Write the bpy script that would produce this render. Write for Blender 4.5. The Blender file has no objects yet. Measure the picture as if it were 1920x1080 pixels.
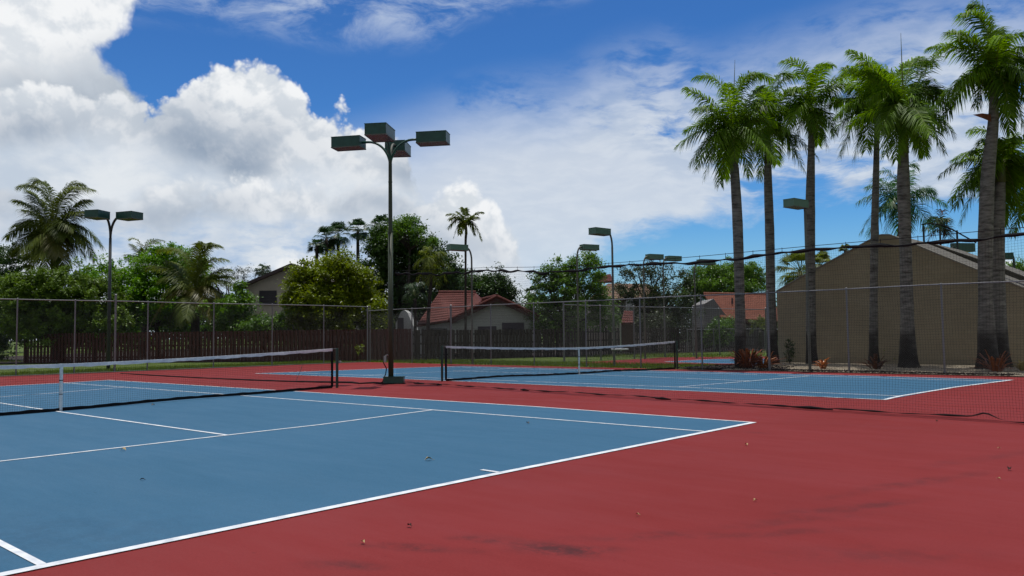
import bpy, math, random
import numpy as np
from mathutils import Vector, Matrix

C = bpy.context.scene.collection
# ------------------------------------------------------------------ camera
CAM = np.array([17.5669, -5.9412, 1.3902])
YAW, PITCH, ROLL, F = 0.7439, 0.0567, -0.0116, 1538.2
def _rot():
    cy, sy, cp, sp = math.cos(YAW), math.sin(YAW), math.cos(PITCH), math.sin(PITCH)
    f = np.array([-sy*cp, cy*cp, sp]); r = np.array([cy, sy, 0.0]); u = np.cross(r, f)
    return r*math.cos(ROLL)+u*math.sin(ROLL), -r*math.sin(ROLL)+u*math.cos(ROLL), f
RX, UX, FX = _rot()
def ray(u, v): return FX + (u-960)/F*RX - (v-540)/F*UX
def G(u, v, z=0.0):                       # where the sight line meets the level z
    d = ray(u, v); return CAM + d*((z-CAM[2])/d[2])
def PD(u, v, D): return CAM + ray(u, v)*D  # at a distance D in front of the camera
def PY(u, v, Y):
    d = ray(u, v); return CAM + d*((Y-CAM[1])/d[1])
def PXX(u, v, X):
    d = ray(u, v); return CAM + d*((X-CAM[0])/d[0])
def HT(P, v):                             # height over P seen at row v
    P = np.array([P[0], P[1], 0.0])-CAM
    k = (540-v)/F                         # (P+z)·U = k (P+z)·F
    return float((k*(P@FX)-P@UX)/(UX[2]-k*FX[2]))
def gd(u, D):                             # ground point under column u at distance D
    p = PD(u, 640, D); return np.array([p[0], p[1], 0.0])
cam = bpy.data.cameras.new('camera'); co = bpy.data.objects.new('camera', cam); C.objects.link(co)
cam.sensor_width = 36; cam.lens = F/1920*36; cam.clip_end = 5000; cam.clip_start = 0.05
m = Matrix.Identity(4)
for i in range(3):
    m[i][0], m[i][1], m[i][2], m[i][3] = RX[i], UX[i], -FX[i], CAM[i]
co.matrix_world = m
S = bpy.context.scene; S.camera = co
S.view_settings.view_transform = 'Standard'; S.view_settings.look = 'None'
S.view_settings.exposure = 0; S.view_settings.gamma = 1
S.render.engine = 'CYCLES'
S.cycles.max_bounces = 6; S.cycles.diffuse_bounces = 3; S.cycles.transparent_max_bounces = 8
S.cycles.sample_clamp_indirect = 4
S.cycles.use_adaptive_sampling = True; S.cycles.adaptive_threshold = 0.015

# ------------------------------------------------------------------ objects
def tag(o, label=None, cat=None, group=None, kind=None):
    if label: o['label'] = label
    if cat: o['category'] = cat
    if group: o['group'] = group
    if kind: o['kind'] = kind
    return o
def empty(name, loc, label, cat, group=None, rz=0.0):
    o = bpy.data.objects.new(name, None); C.objects.link(o)
    o.location = tuple(float(x) for x in loc); o.rotation_euler = (0, 0, rz); o.empty_display_size = .3
    return tag(o, label, cat, group)
class MB:
    def __init__(s): s.v = []; s.f = []; s.m = []; s.mi = 0
    def add(s, vs, fs):
        b = len(s.v); s.v += [tuple(float(c) for c in x) for x in vs]
        for f in fs: s.f.append([i+b for i in f]); s.m.append(s.mi)
    def box(s, c, h, ax=None):
        A = np.eye(3) if ax is None else np.array(ax, float); c = np.array(c, float)
        vs = [c+A[0]*h[0]*i+A[1]*h[1]*j+A[2]*h[2]*k for i in (-1, 1) for j in (-1, 1) for k in (-1, 1)]
        s.add(vs, [(0,1,3,2),(4,6,7,5),(0,4,5,1),(2,3,7,6),(0,2,6,4),(1,5,7,3)])
    def tube(s, pts, rad, n=8, cap=True):
        pts = [np.array(p, float) for p in pts]
        if np.isscalar(rad): rad = [rad]*len(pts)
        vs = []; pa = None
        for i, p in enumerate(pts):
            t = pts[min(i+1, len(pts)-1)]-pts[max(i-1, 0)]; t = t/(np.linalg.norm(t)+1e-9)
            if pa is None:
                a = np.cross(t, [0, 0, 1.0]) if abs(t[2]) < .9 else np.cross(t, [1.0, 0, 0])
            else: a = pa-t*(pa@t)
            a = a/(np.linalg.norm(a)+1e-9); pa = a; b = np.cross(t, a)
            vs += [p+rad[i]*(a*math.cos(2*math.pi*k/n)+b*math.sin(2*math.pi*k/n)) for k in range(n)]
        fs = [(i*n+k, i*n+(k+1) % n, (i+1)*n+(k+1) % n, (i+1)*n+k) for i in range(len(pts)-1) for k in range(n)]
        if cap: fs += [tuple(range(n-1, -1, -1)), tuple(range((len(pts)-1)*n, len(pts)*n))]
        s.add(vs, fs)
    def strand(s, a, b, w):                # a three-sided thread
        s.tube([a, b], w, 3, False)
    def quad(s, *p): s.add(p, [tuple(range(len(p)))])
    def prism(s, poly, d):                 # polygon pushed along d
        n = len(poly); P = [np.array(p, float) for p in poly]; d = np.array(d, float)
        s.add(P+[p+d for p in P], [tuple(range(n-1, -1, -1)), tuple(range(n, 2*n))]+[(i, (i+1) % n, n+(i+1) % n, n+i) for i in range(n)])
    def build(s, name, mat, parent=None, smooth=False, org=None):
        v = np.array(s.v, dtype=np.float64).reshape(-1, 3)
        o3 = np.array(org if org is not None else (parent.location if parent is not None else (0, 0, 0)), float)
        if parent is not None and parent.parent is not None and org is None:
            o3 = np.array(parent.location, float)+np.array(parent.parent.location, float)
        me = bpy.data.meshes.new(name); me.from_pydata((v-o3).tolist(), [], s.f)
        mats = mat if isinstance(mat, (list, tuple)) else [mat]
        for x in mats: me.materials.append(x)
        if len(mats) > 1: me.polygons.foreach_set('material_index', s.m)
        if smooth: me.polygons.foreach_set('use_smooth', [True]*len(s.f))
        me.update()
        o = bpy.data.objects.new(name, me); C.objects.link(o)
        if parent is not None: o.parent = parent
        else: o.location = tuple(o3)
        return o
def struct(name, mb, mat, **k):
    o = mb.build(name, mat, **k); o['kind'] = 'structure'; return o

# ------------------------------------------------------------------ materials
def srgb(r, g, b):
    f = lambda c: (c/255/12.92) if c/255 <= .04045 else ((c/255+.055)/1.055)**2.4
    return (f(r), f(g), f(b), 1)
def newmat(name):
    m = bpy.data.materials.new(name); m.use_nodes = True; nt = m.node_tree
    for n in list(nt.nodes): nt.nodes.remove(n)
    out = nt.nodes.new('ShaderNodeOutputMaterial'); return m, nt, out
def nd(nt, t, **k):
    n = nt.nodes.new(t)
    for a, b in k.items():
        if a.startswith('i_'):
            key = a[2:]; key = int(key) if key.isdigit() else key.replace('_', ' ')
            n.inputs[key].default_value = b
        else: setattr(n, a, b)
    return n
def mat(name, col, rough=.7, var=.15, scale=4.0, spec=.3, metal=0.0, bump=0.0, bscale=40.0, col2=None, stretch=(1, 1, 1), detail=5, coat=0):
    m, nt, out = newmat(name); L = nt.links
    p = nd(nt, 'ShaderNodeBsdfPrincipled', i_Roughness=rough, i_Metallic=metal)
    p.inputs['Specular IOR Level'].default_value = spec
    tc = nd(nt, 'ShaderNodeTexCoord'); mp = nd(nt, 'ShaderNodeMapping'); mp.inputs['Scale'].default_value = stretch
    L.new(tc.outputs['Object'], mp.inputs['Vector'])
    no = nd(nt, 'ShaderNodeTexNoise', i_Scale=scale, i_Detail=detail, i_Roughness=.6); L.new(mp.outputs[0], no.inputs['Vector'])
    c = col[:3]; c2 = (tuple(x*(1-var) for x in c) if col2 is None else col2[:3])
    c1 = tuple(min(1, x*(1+var)) for x in c) if col2 is None else c
    mr = nd(nt, 'ShaderNodeMapRange'); mr.inputs[1].default_value = .3; mr.inputs[2].default_value = .7; L.new(no.outputs[0], mr.inputs[0])
    mx = nd(nt, 'ShaderNodeMix', data_type='RGBA'); L.new(mr.outputs[0], mx.inputs[0])
    mx.inputs[6].default_value = (*c2, 1); mx.inputs[7].default_value = (*c1, 1)
    L.new(mx.outputs[2], p.inputs['Base Color'])
    if bump:
        nb = nd(nt, 'ShaderNodeTexNoise', i_Scale=bscale, i_Detail=4); L.new(mp.outputs[0], nb.inputs['Vector'])
        bp = nd(nt, 'ShaderNodeBump', i_Strength=bump, i_Distance=.02); L.new(nb.outputs[0], bp.inputs['Height']); L.new(bp.outputs[0], p.inputs['Normal'])
    L.new(p.outputs[0], out.inputs[0]); return m
def leafmat(name, col, col2, trans=.35, rough=.45, spec=.35, scale=.6):
    m, nt, out = newmat(name); L = nt.links
    p = nd(nt, 'ShaderNodeBsdfPrincipled', i_Roughness=rough); p.inputs['Specular IOR Level'].default_value = spec
    tr = nd(nt, 'ShaderNodeBsdfTranslucent'); ms = nd(nt, 'ShaderNodeMixShader', i_0=trans)
    ge = nd(nt, 'ShaderNodeNewGeometry'); tc = nd(nt, 'ShaderNodeTexCoord')
    no = nd(nt, 'ShaderNodeTexNoise', i_Scale=scale, i_Detail=3); L.new(tc.outputs['Object'], no.inputs['Vector'])
    ad = nd(nt, 'ShaderNodeMath', operation='MULTIPLY_ADD'); ad.inputs[1].default_value = .45; ad.use_clamp = True
    L.new(ge.outputs['Random Per Island'], ad.inputs[0])
    sb = nd(nt, 'ShaderNodeMath', operation='MULTIPLY_ADD'); sb.inputs[1].default_value = 1.6; sb.inputs[2].default_value = -.52; L.new(no.outputs[0], sb.inputs[0]); L.new(sb.outputs[0], ad.inputs[2])
    mx = nd(nt, 'ShaderNodeMix', data_type='RGBA'); L.new(ad.outputs[0], mx.inputs[0]); mx.inputs[6].default_value = (*col[:3], 1); mx.inputs[7].default_value = (*col2[:3], 1)
    L.new(mx.outputs[2], p.inputs['Base Color'])
    hs = nd(nt, 'ShaderNodeHueSaturation', i_Value=1.3, i_Saturation=1.1, i_Hue=.49); L.new(mx.outputs[2], hs.inputs['Color']); L.new(hs.outputs[0], tr.inputs[0])
    L.new(p.outputs[0], ms.inputs[1]); L.new(tr.outputs[0], ms.inputs[2]); L.new(ms.outputs[0], out.inputs[0]); return m
# ------------------------------------------------------------------ sky, sun
SUN = Vector((-0.42, 0.78, 6.8)).normalized()
sun_el = math.asin(SUN.z); sun_az = math.atan2(SUN.x, SUN.y)
sl = bpy.data.lights.new('sun', 'SUN'); sl.energy = 3.6; sl.angle = math.radians(.53); sl.color = (1, .96, .9)
so = bpy.data.objects.new('sun', sl); C.objects.link(so); so.rotation_euler = SUN.to_track_quat('Z', 'Y').to_euler(); so.location = (0, 0, 60)
W = bpy.data.worlds.new('World'); S.world = W; W.use_nodes = True; wt = W.node_tree
for n in list(wt.nodes): wt.nodes.remove(n)
WL = wt.links
def val(x, s):
    if isinstance(x, (int, float)): s.default_value = x
    else: WL.new(x, s)
def M(op, a, b=0.0, c=0.0, clamp=False):
    n = wt.nodes.new('ShaderNodeMath'); n.operation = op; n.use_clamp = clamp
    val(a, n.inputs[0]); val(b, n.inputs[1]); val(c, n.inputs[2]); return n.outputs[0]
def SS(x, lo, hi, a=0.0, b=1.0):
    n = wt.nodes.new('ShaderNodeMapRange'); n.interpolation_type = 'SMOOTHSTEP'
    val(x, n.inputs[0]); val(lo, n.inputs[1]); val(hi, n.inputs[2]); val(a, n.inputs[3]); val(b, n.inputs[4]); return n.outputs[0]
def XYZ(x, y, z=0.0):
    n = wt.nodes.new('ShaderNodeCombineXYZ'); val(x, n.inputs[0]); val(y, n.inputs[1]); val(z, n.inputs[2]); return n.outputs[0]
def NOI(vec, scale, detail=5, rough=.55, color=False, dist=0.0):
    n = nd(wt, 'ShaderNodeTexNoise', i_Scale=scale, i_Detail=detail, i_Roughness=rough, i_Distortion=dist); WL.new(vec, n.inputs['Vector']); return n.outputs[1 if color else 0]
def VOR(vec, scale, detail=3, rough=.55, smooth=.8):
    n = wt.nodes.new('ShaderNodeTexVoronoi'); n.feature = 'SMOOTH_F1'; n.voronoi_dimensions = '2D'
    n.inputs['Scale'].default_value = scale; n.inputs['Detail'].default_value = detail; n.inputs['Roughness'].default_value = rough
    n.inputs['Lacunarity'].default_value = 2.1; n.inputs['Smoothness'].default_value = smooth; WL.new(vec, n.inputs['Vector']); return n.outputs['Distance']
def MIX(f, a, b):
    n = wt.nodes.new('ShaderNodeMix'); n.data_type = 'RGBA'
    val(f, n.inputs[0])
    for s, x in ((n.inputs[6], a), (n.inputs[7], b)):
        if isinstance(x, tuple): s.default_value = (*x[:3], 1)
        else: WL.new(x, s)
    return n.outputs[2]
A0, A1_, E1 = -.8, .8, .6
def ang(u, v):       # picture position -> heading and elevation of that direction
    d = ray(u, v); fx, fy = -math.sin(YAW), math.cos(YAW)
    f = d[0]*fx+d[1]*fy; r = d[0]*math.cos(YAW)+d[1]*math.sin(YAW)
    return math.atan2(r, f), math.atan2(d[2], math.hypot(f, r))
def CURVE(x, pts, lo=0.0):
    n = wt.nodes.new('ShaderNodeFloatCurve'); c = n.mapping.curves[0]; n.mapping.use_clip = False
    pts = sorted(pts)
    while len(c.points) < len(pts): c.points.new(.5, .5)
    for p, (a, b) in zip(c.points, pts): p.location = (a, b); p.handle_type = 'AUTO_CLAMPED'
    n.mapping.extend = 'HORIZONTAL'; n.mapping.update(); val(x, n.inputs['Value']); return n.outputs[0]
tc = wt.nodes.new('ShaderNodeTexCoord')
sx = wt.nodes.new('ShaderNodeSeparateXYZ'); WL.new(tc.outputs['Generated'], sx.inputs[0])
dx, dy, dz = sx.outputs
cyw, syw = math.cos(YAW), math.sin(YAW)
fr = M('ADD', M('MULTIPLY', dx, -syw), M('MULTIPLY', dy, cyw)); rr = M('ADD', M('MULTIPLY', dx, cyw), M('MULTIPLY', dy, syw))
az = M('ARCTAN2', rr, fr); el = M('ARCSINE', dz)
an = M('MULTIPLY_ADD', az, 1/(A1_-A0), -A0/(A1_-A0), clamp=True)
en = M('DIVIDE', el, E1)
def TOP(px):         # upper edge given by picture positions
    q = []
    for u, v in px:
        a, e = ang(u, v); q.append(((a-A0)/(A1_-A0), e/E1))
    return M('MULTIPLY', CURVE(an, q), E1)
P = XYZ(az, el)
wn = NOI(P, 7, 4, .55, True)
wv = nd(wt, 'ShaderNodeVectorMath', operation='MULTIPLY_ADD'); WL.new(wn, wv.inputs[0]); wv.inputs[1].default_value = (.05, .05, 0); WL.new(P, wv.inputs[2])
PW = wv.outputs[0]
def OFF(vec, o):
    n = nd(wt, 'ShaderNodeVectorMath', operation='ADD'); WL.new(vec, n.inputs[0]); n.inputs[1].default_value = o; return n.outputs[0]
def SCL(vec, o):
    n = nd(wt, 'ShaderNodeVectorMath', operation='MULTIPLY'); WL.new(vec, n.inputs[0]); n.inputs[1].default_value = o; return n.outputs[0]
# puffs: relief of the cauliflower surface, lit from above
def PUFF(v): return M('SUBTRACT', 1.0, M('MULTIPLY', VOR(v, 15, 4, .56, .75), 1.1))
B0 = PUFF(PW); B1 = PUFF(OFF(PW, (.003, .011, 0)))
N0 = NOI(PW, 13, 5, .52); N1 = NOI(OFF(PW, (.005, .014, 0)), 13, 5, .52)
relief = M('ADD', M('MULTIPLY', M('SUBTRACT', B0, B1), .45), M('MULTIPLY', M('SUBTRACT', N0, N1), 1.1))
NB = NOI(PW, 22, 5, .5); NL = NOI(P, 6, 3, .5)
EDGE = M('ADD', M('MULTIPLY', M('SUBTRACT', B0, .55), .035), M('MULTIPLY', M('SUBTRACT', NB, .5), .018))
def pxr(x): return x/1538.0
WHITE = (.90, .915, .93); LGREY = (.58, .64, .71); GREY = (.42, .48, .56); DEEP = (.27, .345, .455); MID = (.56, .64, .745)
def SHADE(t, lo, hi, k=1.0, rel=2.2):
    g = SS(M('ADD', t, M('MULTIPLY', M('SUBTRACT', NL, .5), .09*k)), lo, hi)
    c = MIX(g, WHITE, GREY)
    r = SS(relief, -.15, .12, 0.0, 1.0)
    f = M('MULTIPLY', M('SUBTRACT', 1.0, r), .80*rel/2.2)
    c = MIX(M('MULTIPLY', f, M('SUBTRACT', 1.0, M('MULTIPLY', g, .5))), c, LGREY)
    c = MIX(M('MULTIPLY', M('MULTIPLY', SS(relief, .0, .3), g), .22), c, WHITE)
    nb = SS(NB, .35, .7)
    return MIX(M('MULTIPLY', nb, .10), c, WHITE)
def BANK(c, top, base, thk, soft=.015, k=1.0, rel=2.0, e=1.0, deep=DEEP, dk=1.0, al=1.0, below=.9):
    n1 = NOI(PW, 8, 5, .5); n2 = NOI(SCL(OFF(P, (dk*3, k, 0)), (1, .6, 1)), 5, 2, .5)
    h = M('ADD', M('SUBTRACT', el, base), M('MULTIPLY', M('SUBTRACT', n1, .5), .11*k))
    g = M('MULTIPLY', SS(h, thk, -.004), SS(n2, .38, .60, .25*dk, dk))
    r = SS(relief, -.15, .12)
    w = MIX(M('MULTIPLY', M('SUBTRACT', 1.0, r), .78*rel/2.2), WHITE, LGREY)
    w = MIX(g, w, deep)
    w = MIX(M('MULTIPLY', M('MULTIPLY', SS(relief, .0, .25), g), .18), w, WHITE)
    mid = MIX(SS(NOI(SCL(PW, (1, 1.7, 1)), 10, 6, .55), .38, .68), MID, (.78, .82, .86))
    w = MIX(M('MULTIPLY', SS(h, .008, -.034), below), w, mid)
    d = M('ADD', M('SUBTRACT', top, el), M('MULTIPLY', EDGE, e))
    return MIX(M('MULTIPLY', SS(d, 0, soft), al), c, w)
# clear sky
sky = wt.nodes.new('ShaderNodeTexSky'); sky.sky_type = 'NISHITA'; sky.sun_disc = False
sky.sun_elevation = sun_el; sky.sun_rotation = sun_az; sky.altitude = 0; sky.air_density = 1.0; sky.dust_density = .5; sky.ozone_density = 2.5
SKYMUL = .095
bs = nd(wt, 'ShaderNodeVectorMath', operation='MULTIPLY'); WL.new(sky.outputs[0], bs.inputs[0]); bs.inputs[1].default_value = (SKYMUL, SKYMUL, SKYMUL)
gm = nd(wt, 'ShaderNodeGamma', i_Gamma=1.5); WL.new(bs.outputs[0], gm.inputs[0])
b2 = nd(wt, 'ShaderNodeVectorMath', operation='MULTIPLY'); WL.new(gm.outputs[0], b2.inputs[0]); b2.inputs[1].default_value = (.68, 1.20, 1.56)
col = b2.outputs[0]
# thin high layer on the right
ST = SCL(PW, (1.0, 2.6, 1))
tn = NOI(ST, 7, 8, .66, dist=.3); tn2 = NOI(SCL(OFF(PW, (.3, .1, 0)), (1, 3.0, 1)), 24, 5, .55)
topT = TOP([(-300, 250), (600, 230), (750, 190), (860, 150), (950, 130), (1050, 118), (1130, 75), (1250, 50), (1330, 75), (1420, 50), (1560, 5), (1700, -40), (1920, -60), (2200, -60)])
botT = TOP([(-300, 520), (700, 520), (860, 560), (960, 560), (1050, 530), (1120, 485), (1180, 440), (1250, 420), (1340, 408), (1430, 400), (1500, 370), (1600, 375), (1700, 390), (1800, 380), (1920, 360), (2200, 330)])
mT = M('MULTIPLY', SS(M('SUBTRACT', topT, el), -.02, .12), SS(M('ADD', M('SUBTRACT', el, botT), M('MULTIPLY', M('SUBTRACT', tn, .5), .12)), -.012, .03))
dens = M('ADD', M('MULTIPLY', tn, 1.0), M('MULTIPLY', tn2, .35))
boost = TOP([(-300, 100), (700, 150), (860, 190), (1000, 225), (1150, 240), (1250, 300), (1340, 330), (1450, 420), (1500, 500), (1920, 500)])
solid = SS(M('SUBTRACT', boost, el), -.03, .05)
thr = M('SUBTRACT', .53, M('MULTIPLY', solid, .34))
aT = M('MULTIPLY', SS(M('SUBTRACT', dens, thr), -.07, .17), mT)
cT = MIX(SS(tn2, .35, .7), (.50, .58, .70), (.70, .75, .81))
cT = MIX(M('MULTIPLY', solid, .7), cT, (.70, .745, .80))
col = MIX(M('MULTIPLY', aT, .88), col, cT)
# wisps in the clear blue
wm = SS(M('SUBTRACT', el, TOP([(-300, 60), (250, 60), (420, 75), (600, 110), (800, 110), (900, 60), (1100, 20), (1300, -60), (2200, -60)])), 0, .05)
wz = NOI(SCL(OFF(PW, (.9, .4, 0)), (1.1, 2.4, 1)), 11, 7, .64, dist=.5)
col = MIX(M('MULTIPLY', M('MULTIPLY', SS(wz, .40, .72), wm), .62), col, (.62, .70, .82))
# low haze towards the horizon
col = MIX(SS(el, .15, -.01, 0, .55), col, (.46, .62, .82))
# low far clouds along the horizon
lowtop = TOP([(-300, 480), (250, 470), (360, 520), (500, 470), (600, 500), (700, 450), (800, 470), (900, 500), (1000, 540), (1200, 600), (1550, 600), (1640, 440), (1700, 425), (1800, 455), (1860, 425), (1920, 455), (2200, 460)])
col = MIX(M('MULTIPLY', SS(M('ADD', M('SUBTRACT', lowtop, el), EDGE), 0, .012), .85), col, SHADE(M('SUBTRACT', lowtop, el), .02, .16, .5, 1.2))
# upper left mass and the great cumulus
def LAYER(c, top, soft, lo, hi, k=1.0, e=1.0, rel=2.2, al=1.0):
    d = M('ADD', M('SUBTRACT', top, el), M('MULTIPLY', EDGE, e))
    return MIX(M('MULTIPLY', SS(d, 0, soft), al), c, SHADE(M('SUBTRACT', top, el), lo, hi, k, rel))
q = []
for u, v in [(520, -250), (400, -100), (318, -5), (300, 20), (285, 45), (255, 72), (222, 84), (212, 100), (225, 118), (250, 140), (300, 200), (300, 600)]:
    a, e = ang(u, v); q.append((max(0, min(1, e/E1)), (a-A0)/(A1_-A0)))
edgeL = M('MULTIPLY_ADD', CURVE(en, q), A1_-A0, A0)
dL = M('ADD', M('SUBTRACT', edgeL, az), M('MULTIPLY', EDGE, .7))
shL = SHADE(M('SUBTRACT', TOP([(-300, 40), (120, 60), (350, 40), (2200, 60)]), el), .0, .085, 1.8, 1.8)
col = MIX(SS(dL, 0, .02), col, shL)
topA = TOP([(-300, 130), (0, 120), (120, 130), (215, 150), (262, 162), (300, 158), (330, 136), (365, 118), (392, 102), (430, 102), (462, 96), (478, 82), (492, 76), (512, 82), (532, 98), (550, 122), (562, 142), (578, 166), (600, 184), (625, 181), (652, 184), (678, 194), (700, 189), (722, 195), (742, 216), (760, 262), (800, 318), (900, 345), (1000, 520), (2200, 560)])
baseA = TOP([(-300, 238), (0, 240), (150, 250), (280, 256), (400, 268), (440, 288), (560, 294), (620, 300), (680, 325), (760, 340), (900, 350), (2200, 350)])
col = BANK(col, topA, baseA, .072, .012)
topB = TOP([(-300, 330), (60, 318), (140, 330), (185, 318), (280, 326), (340, 312), (400, 318), (445, 292), (490, 290), (530, 308), (600, 330), (660, 322), (700, 312), (760, 328), (820, 312), (850, 306), (900, 325), (940, 370), (980, 450), (1030, 540), (1200, 600), (2200, 560)])
baseB = TOP([(-300, 408), (100, 400), (300, 398), (420, 392), (560, 398), (700, 408), (800, 440), (900, 470), (2200, 500)])
col = BANK(col, topB, baseB, .058, .02, .9, 2.0, 1.0, (.36, .43, .53), .85, .96)
topC = TOP([(-300, 388), (100, 380), (200, 392), (300, 380), (360, 392), (400, 388), (440, 372), (480, 350), (540, 345), (600, 372), (660, 385), (720, 372), (790, 352), (840, 362), (880, 392), (930, 430), (970, 500), (1020, 580), (2200, 560)])

topD = TOP([(-300, 420), (100, 395), (300, 410), (380, 400), (440, 418), (520, 372), (640, 400), (740, 385), (880, 410), (940, 460), (990, 560), (2200, 600)])
# gaps of pale blue low on the left
gap = M('MULTIPLY', SS(NOI(SCL(PW, (1, 2.8, 1)), 9, 5, .6), .42, .62), M('MULTIPLY', SS(el, .155, .115), SS(M('ABSOLUTE', M('SUBTRACT', az, -.33)), .28, .12)))
col = MIX(M('MULTIPLY', gap, .9), col, (.36, .50, .71))
topE = TOP([(-300, 480), (100, 470), (300, 480), (420, 520), (500, 470), (540, 425), (600, 418), (700, 430), (800, 440), (900, 460), (990, 560), (2200, 600)])
col = LAYER(col, topE, .04, .04, .12, 1.2, 1.3, 1.8, .75)
# unseen sky behind and beside: clouds faded, grey veil added to tune fill light
side = M('ABSOLUTE', az); back = SS(side, .85, 1.25)
fill_veil = NOI(SCL(PW, (1, 1.6, 1)), 3, 5, .6)
col = MIX(back, col, MIX(SS(fill_veil, .25, .6, .45, .85), b2.outputs[0], (.36, .355, .35)))
bg = wt.nodes.new('ShaderNodeBackground'); WL.new(col, bg.inputs[0]); bg.inputs[1].default_value = 1.0
wo = wt.nodes.new('ShaderNodeOutputWorld'); WL.new(bg.outputs[0], wo.inputs[0])
W.cycles.sampling_method = 'MANUAL'; W.cycles.sample_map_resolution = 512
# ------------------------------------------------------------------ materials of the place
def courtmat(name, c1, c2, stains, stain_col):
    m, nt, out = newmat(name); L = nt.links
    p = nd(nt, 'ShaderNodeBsdfPrincipled', i_Roughness=.85); p.inputs['Specular IOR Level'].default_value = .12
    tc = nd(nt, 'ShaderNodeTexCoord'); V = tc.outputs['Object']
    def noi(sc, st=(1, 1, 1), det=5, ro=.6):
        mp = nd(nt, 'ShaderNodeMapping'); mp.inputs['Scale'].default_value = st; L.new(V, mp.inputs[0])
        n = nd(nt, 'ShaderNodeTexNoise', i_Scale=sc, i_Detail=det, i_Roughness=ro); L.new(mp.outputs[0], n.inputs['Vector']); return n.outputs[0]
    def mr(x, a, b, c=0.0, d=1.0):
        n = nd(nt, 'ShaderNodeMapRange', interpolation_type='SMOOTHSTEP'); L.new(x, n.inputs[0])
        for i, q in enumerate((a, b, c, d)): n.inputs[i+1].default_value = q
        return n.outputs[0]
    def mx(f, a, b, mode='MIX'):
        n = nd(nt, 'ShaderNodeMix', data_type='RGBA', blend_type=mode)
        for s, x in ((n.inputs[0], f), (n.inputs[6], a), (n.inputs[7], b)):
            if isinstance(x, (tuple, float)): s.default_value = (*x[:3], 1) if isinstance(x, tuple) else x
            else: L.new(x, s)
        return n.outputs[2]
    def mt(op, a, b=0.0):
        n = nd(nt, 'ShaderNodeMath', operation=op)
        for s, x in ((n.inputs[0], a), (n.inputs[1], b)):
            if isinstance(x, float): s.default_value = x
            else: L.new(x, s)
        return n.outputs[0]
    col = mx(mr(noi(.22, (1, 1, 1), 6, .65), .3, .7), c1, c2)
    big = noi(1.1, (.35, 1.6, 1), 6, .7); col = mx(mr(big, .52, .8, 0, .35), col, tuple(x*.80 for x in c1))
    sp = noi(60, (1, 1, 1), 4, .7); col = mx(mr(sp, .35, .70, 0, .42), col, tuple(min(1, x*1.35) for x in c2))
    sc = noi(3.0, (1, 5, 1), 6, .75); fl = noi(14, (1, 1, 1), 3, .5); col = mx(mr(fl, .70, .76, 0, .5), col, tuple(x*.6 for x in c1)); col = mx(mr(sc, .60, .78, 0, .36), col, tuple(min(1, x*1.5+.01) for x in c2))
    jag = noi(5, (1, 1, 1), 7, .8); jag2 = noi(1.6, (1, 1, 1), 4, .6)
    for (x, y, a, b, rz, k) in stains:
        mp = nd(nt, 'ShaderNodeMapping', vector_type='TEXTURE'); mp.inputs['Location'].default_value = (x, y, 0); mp.inputs['Rotation'].default_value = (0, 0, rz); mp.inputs['Scale'].default_value = (a, b, 1)
        wv = nd(nt, 'ShaderNodeVectorMath', operation='ADD'); wz = nd(nt, 'ShaderNodeVectorMath', operation='SCALE'); wn = nd(nt, 'ShaderNodeTexNoise', i_Scale=1.3, i_Detail=4); L.new(V, wn.inputs['Vector'])
        L.new(wn.outputs[1], wz.inputs[0]); wz.inputs['Scale'].default_value = .30; L.new(V, wv.inputs[0]); L.new(wz.outputs[0], wv.inputs[1])
        L.new(wv.outputs[0], mp.inputs[0]); ln = nd(nt, 'ShaderNodeVectorMath', operation='LENGTH'); L.new(mp.outputs[0], ln.inputs[0])
        f = mr(ln.outputs['Value'], 1.0, .2); f = mt('MULTIPLY', f, mr(jag, .36, .58)); f = mt('MULTIPLY', f, mr(jag2, .35, .6, .35, 1.0)); f = mt('MULTIPLY', f, float(k))
        col = mx(f, col, stain_col)
    L.new(col, p.inputs['Base Color'])
    bp = nd(nt, 'ShaderNodeBump', i_Strength=.25, i_Distance=.004); L.new(noi(180, (1, 1, 1), 3), bp.inputs['Height']); L.new(bp.outputs[0], p.inputs['Normal'])
    L.new(mr(big, .3, .7, .7, .9), p.inputs['Roughness']); L.new(p.outputs[0], out.inputs[0]); return m
def st(u, v, a, b, deg, k):
    g = G(u, v); return (g[0]+.15, g[1]+.15, a*1.5, b*2.1, math.radians(deg), k)
M_RED = courtmat('red_court_paint', (.150, .0165, .0155), (.180, .023, .0235),
    [st(640, 1060, .28, .07, 40, .55), st(790, 1028, .45, .06, 25, .6), st(900, 1012, .22, .06, 30, .6), st(1010, 1022, .50, .09, 10, .6), st(1060, 1030, .35, .09, 40, .55),
     st(1180, 1005, .5, .06, 50, .5), st(1420, 1000, .9, .07, 50, .4), st(1480, 975, .7, .08, 60, .4), st(1600, 950, .7, .07, 62, .5), st(1720, 905, 1.2, .08, 72, .5), st(1640, 1040, .7, .15, 40, .35), st(1420, 812, .25, .07, 0, .35), st(1840, 860, 1.2, .1, 75, .3)], (.040, .016, .018))
M_BLUE = courtmat('blue_court_paint', (.032, .100, .175), (.038, .112, .195), [st(300, 1010, 2.0, .5, 10, .25), st(60, 1010, .8, .5, 0, .3)], (.025, .07, .13))
M_LINE = mat('white_line_paint', (.78, .80, .82), .7, .2, 7, col2=(.46, .50, .56), detail=12)
M_STEEL = mat('galvanised_steel', (.21, .215, .23), .45, .12, 30, metal=.55, spec=.5)
M_WIRE = mat('galvanised_wire', (.09, .095, .10), .5, .1, 10, metal=.4)
M_GREEN = mat('dark_green_enamel', (.016, .075, .054), .38, .25, 9, spec=.5)
M_PGREEN = mat('faded_green_enamel', (.10, .20, .14), .5, .12, 7, spec=.4)
M_LENS = mat('lamp_lens', (.13, .095, .10), .25, .1, 5, spec=.6)
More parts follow.
